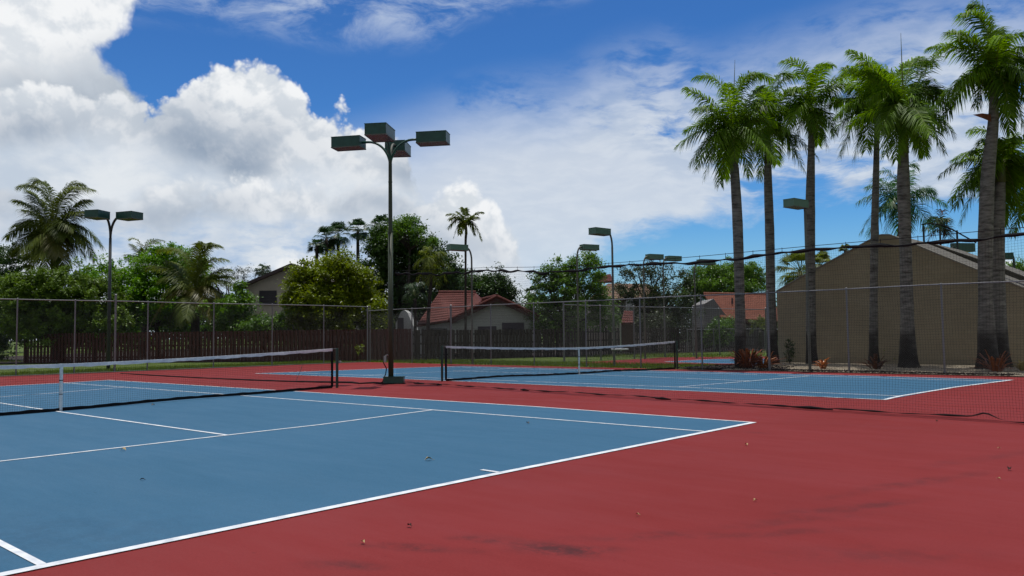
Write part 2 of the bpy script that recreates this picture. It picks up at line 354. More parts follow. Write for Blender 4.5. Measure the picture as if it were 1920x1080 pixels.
M_POLE = mat('weathered_pole_paint', (.050, .072, .040), .55, .35, 6, spec=.4, stretch=(1, 1, .3), col2=(.035, .045, .028))
M_PPOLE = mat('weathered_pale_pole_paint', (.13, .14, .115), .55, .3, 6, stretch=(1, 1, .3))
M_DPOLE = mat('dark_pole_paint', (.035, .045, .05), .5, .2, 6)
M_NETG = mat('net_post_green', (.014, .045, .03), .35, .2, 12, spec=.5)
M_CORD = mat('black_net_cord', (.018, .018, .02), .8, .1, 20)
M_VINYL = mat('black_vinyl', (.010, .010, .012), .75, .15, 8, spec=.15)
M_TAPE = mat('white_net_tape', (.84, .86, .88), .7, .2, 9, bump=.4, bscale=30, col2=(.62, .65, .70), detail=8)
M_STRAP = mat('white_net_strap', (.75, .80, .80), .7, .2, 20)
M_BRASS = mat('worn_metal', (.35, .35, .33), .35, .2, 30, metal=.8)
M_WOODR = mat('red_brown_fence_wood', (.085, .030, .026), .85, .3, 5, stretch=(9, 9, .5), bump=.5, col2=(.050, .019, .016))
M_WOODG = mat('grey_brown_fence_wood', (.048, .039, .033), .9, .3, 5, stretch=(9, 9, .5), bump=.5, col2=(.025, .020, .017))
M_CONC = mat('concrete_edge', (.09, .09, .08), .9, .25, 3, bump=.4)
M_GRASSG = mat('lawn_ground', (.085, .125, .014), .95, .3, 1.2, col2=(.045, .075, .010), bump=.6, bscale=30)
M_GRASS = leafmat('grass_blades', (.07, .12, .010), (.17, .24, .025), .35, .6, .2, .8)
M_GRAVEL = mat('gravel_bed', (.36, .31, .23), .95, .35, 22, col2=(.08, .065, .045), bump=1.0, bscale=55, detail=7)
M_PEB = mat('pebble_stone', (.52, .45, .34), .9, .4, 9, col2=(.16, .13, .10))
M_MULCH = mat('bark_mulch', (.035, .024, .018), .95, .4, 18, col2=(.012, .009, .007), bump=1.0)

# ------------------------------------------------------------------ ground and courts
mb = MB(); mb.quad((-1800, -1800, -.03), (1800, -1800, -.03), (1800, 1800, -.03), (-1800, 1800, -.03)); struct('ground', mb, M_GRASSG)
mb = MB(); mb.box((.5, 2.0, -.013), (18.8, 19.4, .013)); struct('court_ground', mb, M_RED)
SPACE = [(u, v) for u, v in ()]
def poly(px, z): return [tuple(G(u, v)[:2])+(z,) for u, v in px]
def ext(px, d0, d1, z, flip=False):
    return None
c1 = [np.array(q) for q in [(12.02, -5.55), (11.87, .15), (11.73, 5.87), (7.09, 6.00), (3.16, 5.86), (-.45, 5.82), (-7.85, 5.50), (-11.49, 5.34), (-11.0, 3.7), (-10.6, 0.0), (-10.0, -5.5)]]
mb = MB(); mb.quad(*[(x, y, .004) for x, y in c1]); struct('court_surface', mb, M_BLUE)
p2 = [(11.87, 11.21), (8.29, 11.33), (4.14, 11.25), (-.37, 11.25), (-3.17, 11.17), (-7.3, 10.95), (-11.3, 10.73), (-10.76, 13.3), (-9.89, 17.16), (-9.09, 19.6), (2.06, 19.89), (6.84, 19.95), (12.39, 19.7), (11.96, 15.92)]
mb = MB(); mb.quad(*[(x, y, .004) for x, y in p2]); struct('court_surface', mb, M_BLUE)
def line(mb, pts, w, z=.008):
    P = [np.array(q, float)[:2] for q in pts]; L, R = [], []
    for i, p in enumerate(P):
        t = P[min(i+1, len(P)-1)]-P[max(i-1, 0)]; t /= np.linalg.norm(t); n = np.array([-t[1], t[0]])*w/2
        L.append((*(p+n), z)); R.append((*(p-n), z))
    n = len(P); mb.add(L+R, [(i, n+i, n+i+1, i+1) for i in range(n-1)])
mb = MB()
line(mb, [(12.02, -5.6), (11.83, .15), (11.70, 5.88)], .09, .0082)
line(mb, [(11.74, 5.85), (7.09, 5.99), (3.16, 5.85), (-.45, 5.81), (-7.85, 5.49), (-11.5, 5.33)], .06, .0084)
line(mb, [(-11.47, 5.36), (-11.0, 3.7), (-10.6, 0), (-10.0, -5.5)], .07, .0086)
line(mb, [(11.68, 4.38), (8.51, 4.39), (6.03, 4.36), (-.19, 4.21), (-.92, 4.19), (-7.43, 3.94), (-11.0, 3.76)], .055, .0088)
line(mb, [(11.93, -4.13), (6.7, -4.13), (.5, -4.1), (-10.2, -4.1)], .055, .0089)
line(mb, [(6.05, 4.34), (6.49, 1.59), (6.58, .0), (6.75, -2.3), (6.86, -4.1)], .055, .0090)
line(mb, [(6.56, -.03), (.54, -.16), (-5.6, -.2)], .055, .0092)
line(mb, [(-6.7, 3.9), (-5.79, 1.7), (-5.38, .3), (-5.3, -4.1)], .055, .0094)
line(mb, [(11.83, .1), (11.55, .1)], .05, .0096)
struct('court_lines', mb, M_LINE)
mb = MB()
line(mb, [(12.39, 19.73), (11.96, 15.92), (11.80, 12.36), (11.85, 11.19)], .09, .0082)
line(mb, [(11.85, 11.21), (8.29, 11.33), (4.14, 11.25), (-.37, 11.25), (-3.17, 11.17), (-7.3, 10.95), (-11.3, 10.73)], .06, .0084)
line(mb, [(11.8, 12.36), (6.39, 12.39), (1.65, 12.23), (-4.25, 12.05), (-9.88, 11.9), (-10.7, 11.85)], .055, .0086)
line(mb, [(12.37, 19.7), (6.84, 19.95), (2.06, 19.89), (-9.09, 19.6)], .06, .0088)
line(mb, [(12.2, 18.8), (7.05, 19.0), (3.26, 18.95), (-9.4, 18.6)], .055, .0090)
line(mb, [(6.42, 12.4), (6.75, 15.47), (7.05, 19.0)], .055, .0092)
line(mb, [(6.7, 15.7), (0, 16.4), (-5.8, 16.0)], .055, .0094)
line(mb, [(-11.3, 10.73), (-10.76, 13.3), (-9.89, 17.16), (-9.09, 19.6)], .07, .0096)
line(mb, [(-6.2, 12.0), (-5.6, 16), (-5.2, 18.9)], .055, .0098)
struct('court_lines', mb, M_LINE)
# third court behind the far fence
mb = MB(); mb.quad(*[tuple(G(u, v)[:2])+(.004,) for u, v in [(1070, 681), (1180, 682.5), (1340, 683), (1480, 684), (1480, 668.5), (1340, 669), (1240, 670.5)]]); struct('court_ground', mb, M_RED)
mb = MB(); mb.quad(*[tuple(G(u, v)[:2])+(.008,) for u, v in [(1246, 678.5), (1340, 681.5), (1480, 683), (1480, 672.5), (1340, 673.5)]]); struct('court_surface', mb, M_BLUE)
mb = MB(); line(mb, [G(u, v) for u, v in [(1246, 678.5), (1340, 673.5), (1480, 672.3)]], .07, .012); line(mb, [G(u, v) for u, v in [(1246, 678.5), (1340, 681.5), (1480, 683)]], .07, .0122); struct('court_lines', mb, M_LINE)
# concrete edge strips
mb = MB(); mb.box((-18.62, 2, .0), (.22, 19.6, .02)); struct('kerb_strip', mb, M_CONC)
# gravel and mulch bed
bed = [PY(u, 650, 29.6)[:2] for u in (1455, 1700, 2050)]
yb = 21.62
mb = MB(); mb.quad((2.6, yb, .012), (19.5, yb, .012), (19.5, 31, .012), (1.2, 31, .012), (2.0, 26, .012)); struct('gravel_bed', mb, M_GRAVEL)
rnd = random.Random(5)
mb = MB()
for i in range(9000):
    x = rnd.uniform(2.6, 15); y = yb+.1+(rnd.random()**1.4)*7; r = rnd.uniform(.012, .035); a = rnd.uniform(0, 3)
    vs = [(x+r*math.cos(a+k*2.094)*rnd.uniform(.7, 1.2), y+r*math.sin(a+k*2.094), .012) for k in range(3)]+[(x, y, .012+r*rnd.uniform(.6, 1.1))]
    mb.add(vs, [(0, 1, 3), (1, 2, 3), (2, 0, 3)])
tag(mb.build('gravel', M_PEB), kind='stuff', label='pale loose gravel in the bed between the far fence and the big beige wall')
mb = MB(); mb.quad((.3, 22.1, .014), (4.0, 22.0, .016), (4.3, 24.2, .016), (2.2, 26.5, .016), (.8, 25.6, .016)); struct('mulch_bed', mb, M_MULCH)
mb = MB()
for i in range(3000):
    x = rnd.uniform(.4, 12); y = (rnd.uniform(21.7, 25.5) if x < 4 else rnd.uniform(21.7, 22.6)); r = rnd.uniform(.02, .06); a = rnd.uniform(0, 6.3)
    c_, s_ = math.cos(a)*r, math.sin(a)*r; h = .016+rnd.uniform(.01, .05)
    mb.add([(x-c_, y-s_, .016), (x+s_*.4, y-c_*.4, h), (x+c_, y+s_, .018+h*.4), (x-s_*.4, y+c_*.4, .016)], [(0, 1, 2), (0, 2, 3)])
tag(mb.build('leaf_litter', M_MULCH), kind='stuff', label='dark bark and dead leaf litter along the foot of the far fence')
# grass blades where lawn shows
mb = MB()
def blades(n, f, h):
    for i in range(n):
        x, y = f(); a = rnd.uniform(0, 6.3); w = .014; hh = h*rnd.uniform(.5, 1.3); lx, ly = rnd.uniform(-.5, .5)*hh, rnd.uniform(-.5, .5)*hh
        c_, s_ = math.cos(a)*w, math.sin(a)*w
        mb.add([(x-c_, y-s_, -.03), (x+c_, y+s_, -.03), (x+lx, y+ly, hh)], [(0, 1, 2)])
blades(9000, lambda: (rnd.uniform(-22.5, -18.9), rnd.uniform(-2, 21)), .11)
blades(9000, lambda: (rnd.uniform(-20, .3), rnd.uniform(21.75, 25.8)), .10)
blades(2500, lambda: (rnd.uniform(-50, -41), rnd.uniform(4, 12)), .16)
blades(2500, lambda: (rnd.uniform(-14, -2), rnd.uniform(34, 42)), .12)
tag(mb.build('grass', M_GRASS), kind='stuff', label='short green lawn grass outside the far ends of the courts')

# ------------------------------------------------------------------ tennis nets
def tennis_net(P0, PC, P1, label, group, strap_lab=None):
    P0, PC, P1 = [np.array([*p[:2], 0.0]) for p in (P0, PC, P1)]
    t = empty('tennis_net', PC, label, 'tennis net', group)
    def top(s):        # s -1..1
        return .914+.156*abs(s)**1.6
    def pos(s): return PC+(P1-PC)*s if s >= 0 else PC+(P0-PC)*(-s)
    Lh = np.linalg.norm(P1-PC); e = .975
    n = 150; ss = np.linspace(-e, e, 2*n+1)
    bot = lambda s: .015+.05*abs(math.sin(math.pi*s))**2*(.4+.3*math.sin(7*s))
    mb = MB(); w = .0016
    for s in ss:
        p = pos(s); mb.strand(p+[0, 0, bot(s)], p+[0, 0, top(s)-.02], w)
    for k in range(1, 21):
        q = [pos(s)+np.array([0, 0, bot(s)+(top(s)-bot(s))*k/21.0]) for s in ss[::12]]
        mb.tube(q, w, 3, False)
    mb.build('net_mesh', M_CORD, t)
    d = (P1-P0)/np.linalg.norm(P1-P0); nx = np.array([-d[1], d[0], 0])
    mb = MB()
    def band(h0, h1, off, wob=0, f=ss):
        vs = []
        for s in f:
            p = pos(s)
            for (zz, o) in ((h0(s), -off), (h1(s), -off*.9), (h1(s), off*.9), (h0(s), off)):
                vs.append(p+nx*(o+wob*math.sin(s*31+zz*9))+np.array([0, 0, zz]))
        m_ = len(f)
        mb.add(vs, [(i*4+k, (i+1)*4+k, (i+1)*4+(k+1) % 4, i*4+(k+1) % 4) for i in range(m_-1) for k in range(4)]+[(3, 2, 1, 0), (m_*4-4, m_*4-3, m_*4-2, m_*4-1)])
    fl = lambda s: .006*math.sin(s*57)+.004*math.sin(s*131+1)
    band(lambda s: top(s)-.062+fl(s), lambda s: top(s)+.006, .020, .004); mb.build('headband', M_TAPE, t)
    mb = MB(); band(lambda s: max(.004, bot(s)-.01), lambda s: bot(s)+.052+fl(s)*.8, .008, .006); mb.build('bottom_band', M_VINYL, t)
    for sg in (-1, 1):
        mb = MB(); p = pos(sg*e); mb.box(p+[0, 0, .53], (.035, .010, .50), [d, nx, [0, 0, 1]]); mb.build('side_band', M_VINYL, t)
    mb = MB(); mb.box(PC+nx*.0+[0, 0, .45], (.026, .016, .475), [d, nx, [0, 0, 1]]); st_ = mb.build('centre_strap', M_STRAP, t)
    mb = MB(); mb.box(PC+[0, 0, .60], (.030, .020, .008), [d, nx, [0, 0, 1]]); mb.build('strap_buckle', M_VINYL, st_, org=PC); mb = MB(); mb.box(PC+[0, 0, .33], (.030, .020, .006), [d, nx, [0, 0, 1]]); mb.build('strap_buckle', M_VINYL, st_, org=PC)
    mb = MB(); mb.tube([PC+[0, 0, 0], PC+[0, 0, .04]], .018, 8); mb.build('ground_anchor', M_BRASS, t)
    for sg, P in ((-1, P0), (1, P1)):
        mb = MB(); mb.tube([P, P+[0, 0, 1.05], P+[0, 0, 1.075]], [.037, .037, .030], 14)
        po = mb.build('post', M_NETG, t, smooth=False)
        mb = MB(); mb.tube([P+[0, 0, 1.07], pos(sg*e)+[0, 0, top(sg*e)-.008]], .004, 5); mb.build('cable', M_BRASS, t)
        mb = MB(); mb.tube([P+d*sg*.045+[0, 0, 1.07], P+d*sg*.05+[0, 0, .70]], .004, 5)
        mb.box(P+d*sg*.075+[0, 0, .69], (.035, .02, .03), [d, nx, [0, 0, 1]]); mb.tube([P+d*sg*.10+[0, 0, .69], P+d*sg*.16+[0, 0, .71], P+d*sg*.16+nx*.05+[0, 0, .72]], .007, 6)
        mb.build('crank', M_BRASS if sg > 0 else M_NETG, po, org=PC)
    return t
tennis_net((1.15, -6.5), (.16, -.07), G(632, 727), 'near tennis net with bright white tape, running out of the left edge of the photo', 'tennis nets on the courts')
tennis_net(G(829, 715), G(1086, 701.5), G(1270, 692), 'far tennis net between green posts, seen through the black divider netting', 'tennis nets on the courts')

# ------------------------------------------------------------------ divider netting between the courts
D0 = G(742, 717)[:2]; D1 = G(1860, 788)[:2]; dd = (D1-D0)/np.linalg.norm(D1-D0)
Ltot = np.linalg.norm(D1-D0)+4.5
def dpos(s): return np.array([*(D0+dd*s), 0.0])
TPX = [(742, 508), (905, 502), (1062, 500), (1315, 481), (1520, 462), (1700, 447), (1920, 428)]
def s_of(u):
    lo, hi = -1, 30
    for _ in range(40):
        mid = (lo+hi)/2; p = dpos(mid)-CAM; uu = 960+F*(p@RX)/(p@FX)
        if uu < u: lo = mid
        else: hi = mid
    return lo
TS = [(s_of(u), HT(dpos(s_of(u)), v)) for u, v in TPX]
def dtop(s):
    if s <= TS[0][0]: return TS[0][1]
    for (a, ha), (b, hb) in zip(TS, TS[1:]):
        if s <= b: return ha+(hb-ha)*(s-a)/(b-a)
    (a, ha), (b, hb) = TS[-2:]; return hb
t = empty('divider_net', dpos(0), 'black divider netting hung from a cable between the two blue courts', 'divider net')
mb = MB(); mb.tube([dpos(s)+[0, 0, dtop(s)] for s in np.linspace(0, Ltot, 40)], .006, 6); mb.build('cable', M_VINYL, t)
nties = 34; ties = [i*Ltot/nties for i in range(nties+1)]
def bandz(s):
    k = s/(Ltot/nties); f = k-int(k); j = int(k); amp = (.035+.025*math.sin(j*2.7))*(1 if s < 7 else .5)
    return dtop(s)-.06-.05*math.sin(s*.7)**2-amp*math.sin(math.pi*f)
mb = MB(); f = np.linspace(0, Ltot, 280); mb.tube([dpos(s)+[0, .01*math.sin(s*9), bandz(s)] for s in f], [.026+.008*math.sin(s*5.3)+.006*math.sin(s*13) for s in f], 7); mb.build('top_band', M_VINYL, t)
mb = MB()
for s in ties: mb.tube([dpos(s)+[0, 0, bandz(s)], dpos(s)+[0, 0, dtop(s)+.02]], .005, 5)
mb.build('hanging_ties', M_CORD, t)
def sway(s, z): return .10*math.sin(s*.8+z*.9)*math.sin(math.pi*min(1, max(0, z/3.2)))+.03*math.sin(s*2.9+z*2)
mb = MB(); cell = .045; nn = int(Ltot/cell)
def dz(s, k): return .02+(bandz(s)-.02)*k
for i in range(nn+1):
    s = i*cell; ps = [dpos(s+.03*math.sin(k*5+s*1.7))+np.array([0, sway(s, 3*k), dz(s, k)]) for k in (0, .2, .4, .6, .8, 1)]
    mb.tube(ps, .0013, 3, False)
for j in range(1, 66):
    k = j/66; mb.tube([dpos(s)+np.array([0, sway(s, 3*k), dz(s, k)+.012*math.sin(s*3.1+k*4)]) for s in np.linspace(0, Ltot, 60)], .0013, 3, False)
mb.build('netting', M_CORD, t)
mb = MB(); f = np.linspace(0, Ltot, 260)
def gz(s): return .018+.07*math.exp(-((s-(s_of(1845)))/.14)**2)+.012*abs(math.sin(s*1.9))
sg = s_of(1845)
mb.tube([dpos(s)+np.array([0, sway(s, 0)+.06*math.sin(s*.9)-(.0 if s < sg+.15 else .25*min(1, (s-sg-.15)/.3)), gz(s)]) for s in f], [.010+.005*math.sin(s*4.1)+.004*math.sin(s*11) for s in f], 7)
for s, l in ((1.0, .5), (2.1, .25), (5.6, .3), (9.8, .4), (12.9, .8)):
    mb.tube([dpos(s)+np.array([0, -.05, .02]), dpos(s+l*.5)+np.array([0, -.09, .03]), dpos(s+l)+np.array([0, -.05, .015])], [.012, .028, .010], 7)
mb.build('bottom_hem', M_VINYL, t)
# left half, let down on the court
t = empty('lowered_divider_net', G(560, 717), 'dark divider net lowered onto the red court, left of the four headed lamp', 'divider net')
mb = MB(); px = [(226, 701), (260, 703), (320, 706.5), (400, 710.5), (480, 714), (540, 716), (600, 717.5), (660, 718.5), (674, 720), (700, 719), (722, 719.5)]
pts = [G(u, v)+[0, 0, .02] for u, v in px]; mb.tube(pts, [.012, .02, .022, .018, .025, .02, .03, .035, .02, .03, .02], 7); mb.build('net_roll', M_VINYL, t)
mb = MB(); mb.tube([G(556, 717)+[0, 0, .03], G(557, 715)+[0, 0, .10], G(559, 713)+[0, .1, .32], G(562, 712)+[0, .1, .50]], .008, 5); mb.build('hanging_rope', M_CORD, t)
# ------------------------------------------------------------------ lamps
def lamp_head(t, tip, d, pm, L=.92, w=.40, h=.26, drop=.02):
    d = np.array(d, float); d /= np.linalg.norm(d); n = np.array([-d[1], d[0], 0]); c = np.array(tip)+d*L/2
    mb = MB(); mb.box(c, (L/2, w/2, h/2), [d, n, [0, 0, 1]]); 
    mb.box(c+[0, 0, h/2+.008], (L/2+.008, w/2+.008, .010), [d, n, [0, 0, 1]])
    hd = mb.build('lamp_head', pm, t)
    mb = MB()
    for sx, hx, hy in ((1, .008, w/2+.006), (-1, .008, w/2+.006)): mb.box(c+d*sx*(L/2)+[0, 0, -h/2-.006], (hx, hy, .012), [d, n, [0, 0, 1]])
    for sy in (-1, 1): mb.box(c+n*sy*(w/2)+[0, 0, -h/2-.006], (L/2-.010, .008, .012), [d, n, [0, 0, 1]])
    b = mb.build('lens_frame', M_PPOLE, hd, org=t.location)
    mb = MB(); mb.box(c+[0, 0, -h/2-.003], (L/2-.012, w/2-.012, .003), [d, n, [0, 0, 1]]); mb.build('lens', M_LENS, hd, org=t.location)
def lamp_arm(t, base, zt, d, reach, r, pm, rise=.75):
    d = np.array([d[0], d[1], 0.0]); d /= np.linalg.norm(d); ps = []
    for k in range(11):
        a = k/10*math.pi/2; ps.append(np.array([base[0], base[1], zt-rise])+d*reach*.80*(1-math.cos(a))+np.array([0, 0, rise*math.sin(a)]))
    ps.append(ps[-1]+d*reach*.20); mb = MB(); mb.tube(ps, [r]*12, 10); mb.build('arm', pm, t, smooth=True); return ps[-1]
DR = np.array([math.cos(YAW), math.sin(YAW), 0]); DF = np.array([-math.sin(YAW), math.cos(YAW), 0])
GL = 'light poles around the courts'
# four headed lamp
P = G(733, 719.5); zt = HT(P, 264)
t = empty('court_lamp', P, 'tall green court lamp with four box heads standing between the two courts', 'court lamp', GL)
mb = MB(); mb.tube([P, P+[0, 0, zt*.62]], [.078, .070], 16); mb.build('pole', M_POLE, t, smooth=True)
mb = MB(); mb.tube([P+[0, 0, zt*.62], P+[0, 0, zt-.55]], [.062, .052], 16); mb.tube([P+[0, 0, zt*.62-.02], P+[0, 0, zt*.62+.02]], [.079, .079], 16); mb.tube([P+[0, 0, zt-1.25], P+[0, 0, zt-1.22]], [.062, .062], 16); mb.build('upper_pole', M_POLE, t, smooth=False)
for k, (r_, f_, up) in enumerate(((-.14, -.99, .0), (.985, -.16, 0), (.08, .99, 0), (-.97, .20, 0))):
    d = DR*r_+DF*f_; tip = lamp_arm(t, P, zt, d, (.55, .86, .62, .86)[k], .036, M_PPOLE if k == 2 else M_GREEN, .80); lamp_head(t, tip, d, M_GREEN, .90, .62 if k in (0, 2) else .5, .30)
mb = MB()
ax = [DR, DF, [0, 0, 1]]
mb.box(P+DR*.09+[0, 0, .10], (.29, .17, .10), ax); mb.box(P+DR*.09+[0, 0, .205], (.30, .18, .006), ax); mb.build('base_box', M_GREEN, t)
mb = MB(); mb.box(P-DR*.17+[0, 0, .72], (.035, .03, .09), ax); mb.tube([P-DR*.17+[0, 0, .80], P-DR*.1+[0, 0, .84], P-DR*.02+[0, 0, .80]], .018, 8); mb.build('switch_box', M_BRASS, t)
mb = MB(); mb.tube([P-DR*.19+[0, 0, .80], P-DR*.21+[0, 0, .60], P-DR*.13+[0, 0, .45], P-DR*.15+[0, 0, .30], P-DR*.24+[0, 0, .06], P-DR*.34-DF*.1+[0, 0, .02], P-DR*.1-DF*.25+[0, 0, .015], P+DR*.25-DF*.28+[0, 0, .02], P+DR*.45-DF*.2+[0, 0, .015]], .016, 7); mb.build('power_cable', M_VINYL, t)
# single headed lamps
def single(u, vb, vt, d, label, L=.95, pm=M_PGREEN, pole=M_PPOLE, reach=.30, rise=.6, Dm=None, w=.42, h=.25, r=.052):
    P = G(u, vb) if Dm is None else gd(u, Dm); z = HT(P, vt)
    t = empty('court_lamp', P, label, 'court lamp', GL)
    mb = MB(); mb.tube([P, P+[0, 0, z-rise]], [r, r*.85], 12); mb.tube([P, P+[0, 0, .02]], r*2.2, 12); mb.build('pole', pole, t, smooth=False)
    tip = lamp_arm(t, P, z, d, reach, r*.8, pole, rise); lamp_head(t, tip, d, pm, L, w, h); return t, P
ny = np.array([0, -1.0, 0]); py_ = np.array([0, 1.0, 0])
single(886, 683, 466, (-.25, -1, 0), 'faded green court lamp beside the thin slender palm, its head pointing left')
t, P = single(1152, 686, 437, (-.1, -1, 0), 'tallest faded green single court lamp in front of the middle trees, head pointing left')
mb = MB(); mb.tube([P+DR*-.13+DF*-.06+[0, 0, HT(P, 655)], P+DR*.60+DF*-.06+[0, 0, HT(P, 655)]], .035, 8); mb.build('crossbar', M_LINE, t)
single(1085, 677, 463, (.35, 1, 0), 'faded green court lamp left of the tallest single lamp, its head pointing right')
single(1210, 672.5, 481, (.35, 1, 0), 'first of the three small lamps, its head overlapping the next one on the right')
single(1247, 668.5, 484, (.35, 1, 0), 'middle of the three small lamps, its head just above the netting band')
single(1306, 672, 491, (.45, 1, 0), 'last of the three small lamps, its head half hidden behind the netting band', pole=M_PPOLE)
single(1519, 696, 385, (-.15, -1, 0), 'faded green court lamp in front of the beige wall, beside the third royal palm', L=.9, reach=.10, rise=.32, r=.05)
# two headed lamp on the left
P = G(203, 693); z = HT(P, 408); P[2] = 0
t = empty('court_lamp', P, 'dark court lamp with two green box heads on the left by the coconut palm', 'court lamp', GL)
mb = MB(); mb.tube([P, P+[0, 0, z-.95]], [.085, .062], 14); mb.build('pole', M_DPOLE, t, smooth=True)
d = -DR*.20-DF*.98; tip = lamp_arm(t, P, z, d, .50, .055, M_DPOLE, .95); lamp_head(t, tip, d, M_GREEN, .80, .70, .32)
d = DR*.93-DF*.36; tip = lamp_arm(t, P, z, d, .68, .055, M_DPOLE, .95); lamp_head(t, tip, d, M_GREEN, .92, .70, .30)
# small lamps beyond the big wall
t, P = single(1792, 690, 464, DR*.75+DF*.2, 'small dark lamp head beyond the roof, left of the double palm trunk', L=1.25, pm=M_GREEN, pole=M_DPOLE, reach=.1, rise=.5, Dm=44, w=.4, h=.42)
t, P = single(1908, 690, 480, -DR*.75+DF*.1, 'small dark lamp head on a short pole at the right edge of the photo', L=.95, pm=M_GREEN, pole=M_DPOLE, reach=.08, rise=.3, Dm=52, w=.4, h=.38, r=.08)
# tall poles of the cage beyond the roof
t = empty('ball_fence', gd(1740, 42), 'thin tall poles and sagging cable of a ball fence beyond the roof', 'ball fence')
for u, v in ((1654, 398), (1740, 424), (1771, 430), (1803, 432)):
    P = gd(u, 42); mb = MB(); mb.tube([P, P+[0, 0, HT(P, v)]], .05, 8); mb.build('post', M_DPOLE, t)
mb = MB(); mb.tube([PD(u, v, 42) for u, v in ((1728, 421), (1745, 419), (1765, 422), (1785, 430), (1803, 440), (1830, 455))], .035, 6); mb.build('cable', M_VINYL, t)

# ------------------------------------------------------------------ chain link fences
def chain(mb, A, B, h, cell=.075, w=.0012, z0=.03):
    A = np.array([*A[:2], 0.0]); B = np.array([*B[:2], 0.0]); L = np.linalg.norm(B-A); d = (B-A)/L; H = h-z0
    n = int((L+H)/cell)
    for i in range(n+1):
        s = i*cell
        for sg in (1, -1):
            # line going up with slope 45 deg
            if sg == 1: s0, s1 = s-H, s; a0, a1 = 0.0, H
            else: s0, s1 = s-H, s; a0, a1 = H, 0.0
            if s0 < 0: a0 += (a1-a0)*(-s0)/H; s0 = 0
            if s1 > L: a1 = a0+(a1-a0)*((L-s0)/(s1-s0)); s1 = L
            if s1-s0 > .01: mb.strand(A+d*s0+[0, 0, z0+a0], A+d*s1+[0, 0, z0+a1], w)
def fence(label, nodes, h, posts, group, r=.030, extra=(), cell=.075, corner=()):
    t = empty('chain_link_fence', nodes[0], label, 'chain link fence', group)
    for a, b in zip(nodes, nodes[1:]):
        mb = MB(); chain(mb, a, b, h, cell); mb.build('wire_mesh', M_WIRE, t)
        mb = MB(); n = max(2, int(np.linalg.norm(np.array(b)[:2]-np.array(a)[:2])/3)); mb.tube([np.array([a[0]+(b[0]-a[0])*k/n, a[1]+(b[1]-a[1])*k/n, h+.012*math.sin(k*2.3)]) for k in range(n+1)], .022, 8); mb.build('top_rail', M_STEEL, t)
        mb = MB(); mb.tube([(a[0], a[1], .06), (b[0], b[1], .06)], .004, 5); mb.build('tension_wire', M_WIRE, t)
    for p in posts:
        big = len(p) > 2; rr_ = .045 if big else r; hh = p[2] if big else h
        mb = MB(); P = np.array([p[0], p[1], -.02]); mb.tube([P, P+[0, 0, hh+.02]], rr_, 10)
        mb.tube([P+[0, 0, hh+.02], P+[0, 0, hh+.05], P+[0, 0, hh+.075]], [rr_*1.15, rr_*1.15, rr_*.5], 10); mb.build('post', M_STEEL, t)
    return t
XL = -18.95; YR = 21.95
pl = [PXX(u, 690, XL)[:2] for u in (30, 139, 276, 400, 510, 607, 694)]
fence('tall chain link fence with grey posts behind the left end of the courts', [(XL, -20, 0), (XL, YR, 0)], 3.02,
      [tuple(p) for p in pl]+[(XL, *[PXX(215, 690, XL)[1]], 3.28), (XL, YR, 3.0), (XL, -4), (XL, -8), (XL, -12), (XL, -16)], 'chain link fences round the courts')
pr = [PY(u, 690, YR)[:2] for u in (921, 1002, 1100, 1202, 1317, 1592, 1771)]
fence('tall chain link fence crossing in front of the palms and the beige wall', [(XL+.1, YR, 0), (19.3, YR, 0)], 2.79,
      [(-15.2, YR), (*PY(846, 690, YR)[:2], 2.85), (*PY(1443, 690, YR)[:2], 2.82)]+[tuple(p) for p in pr]+[(13.3, YR), (16.3, YR), (19.3, YR, 2.8)], 'chain link fences round the courts')
B0_, B1_, B2_ = G(1058, 678), gd(1437, 55), gd(1300, 62)
B1_ = np.array([B1_[0], B1_[1], 0])
def lerp(a, b, k): return tuple((np.array(a)+(np.array(b)-np.array(a))*k)[:2])
fence('more distant chain link fence around the third court, behind the middle lamps', [tuple(B0_), tuple(B1_)], 2.86,
      [(*lerp(B0_, B1_, 0), 2.95)]+[lerp(B0_, B1_, k/7) for k in range(1, 7)]+[(*lerp(B0_, B1_, 1), 2.95)], 'chain link fences round the courts', r=.04)
L0, L1 = gd(1289, 58), gd(1434, 60)
fence('low faint chain link fence in the shade behind the third court', [tuple(L0), tuple(L1)], 1.6, [lerp(L0, L1, k/3) for k in range(4)], 'chain link fences round the courts', r=.03, cell=.09)

# ------------------------------------------------------------------ wooden fences
def wood(label, a, b, h, m, group, gaps, seed, pw=.14, both=True):
    rn = random.Random(seed); a = np.array([*a[:2], 0.0]); b = np.array([*b[:2], 0.0]); L = np.linalg.norm(b-a); d = (b-a)/L; n = np.array([-d[1], d[0], 0])
    if n@DF > 0: n = -n
    t = empty('wooden_fence', a, label, 'wooden fence', group)
    mb = MB(); mk = MB(); s = 0; i = 0
    while s < L:
        w = pw*rn.uniform(.92, 1.05); hh = h+rn.uniform(-.02, .02)
        side = 1 if i % 2 == 0 else -1
        if rn.random() > gaps: (mb if side > 0 else mk).box(a+d*(s+w/2)+n*side*.05+[0, 0, hh/2], (w/2, .010, hh/2), [d+n*rn.uniform(-.02, .02), n, [rn.uniform(-.006, .006), 0, 1]])
        s += w*.86; i += 1
    mb.build('front_boards', m, t); mk.build('back_boards', m, t)
    for z in (.3, h*.55, h-.25):
        mb = MB(); mb.box(a+d*L/2+[0, 0, z], (L/2, .022, .045), [d, n, [0, 0, 1]]); mb.build('rail', m, t)
    for k in range(int(L/2.4)+1):
        mb = MB(); mb.box(a+d*min(L-.05, k*2.4+.05)-n*.09+[0, 0, h/2-.05], (.045, .045, h/2), [d, n, [0, 0, 1]]); mb.build('post', m, t)
    return t
W0, W1, W2 = gd(46, 50.5), gd(768, 46), gd(1445, 66)
wood('reddish brown board fence behind the left chain link fence, under the trees', W0, W1, 1.78, M_WOODR, 'wooden garden fences', .0, 1)
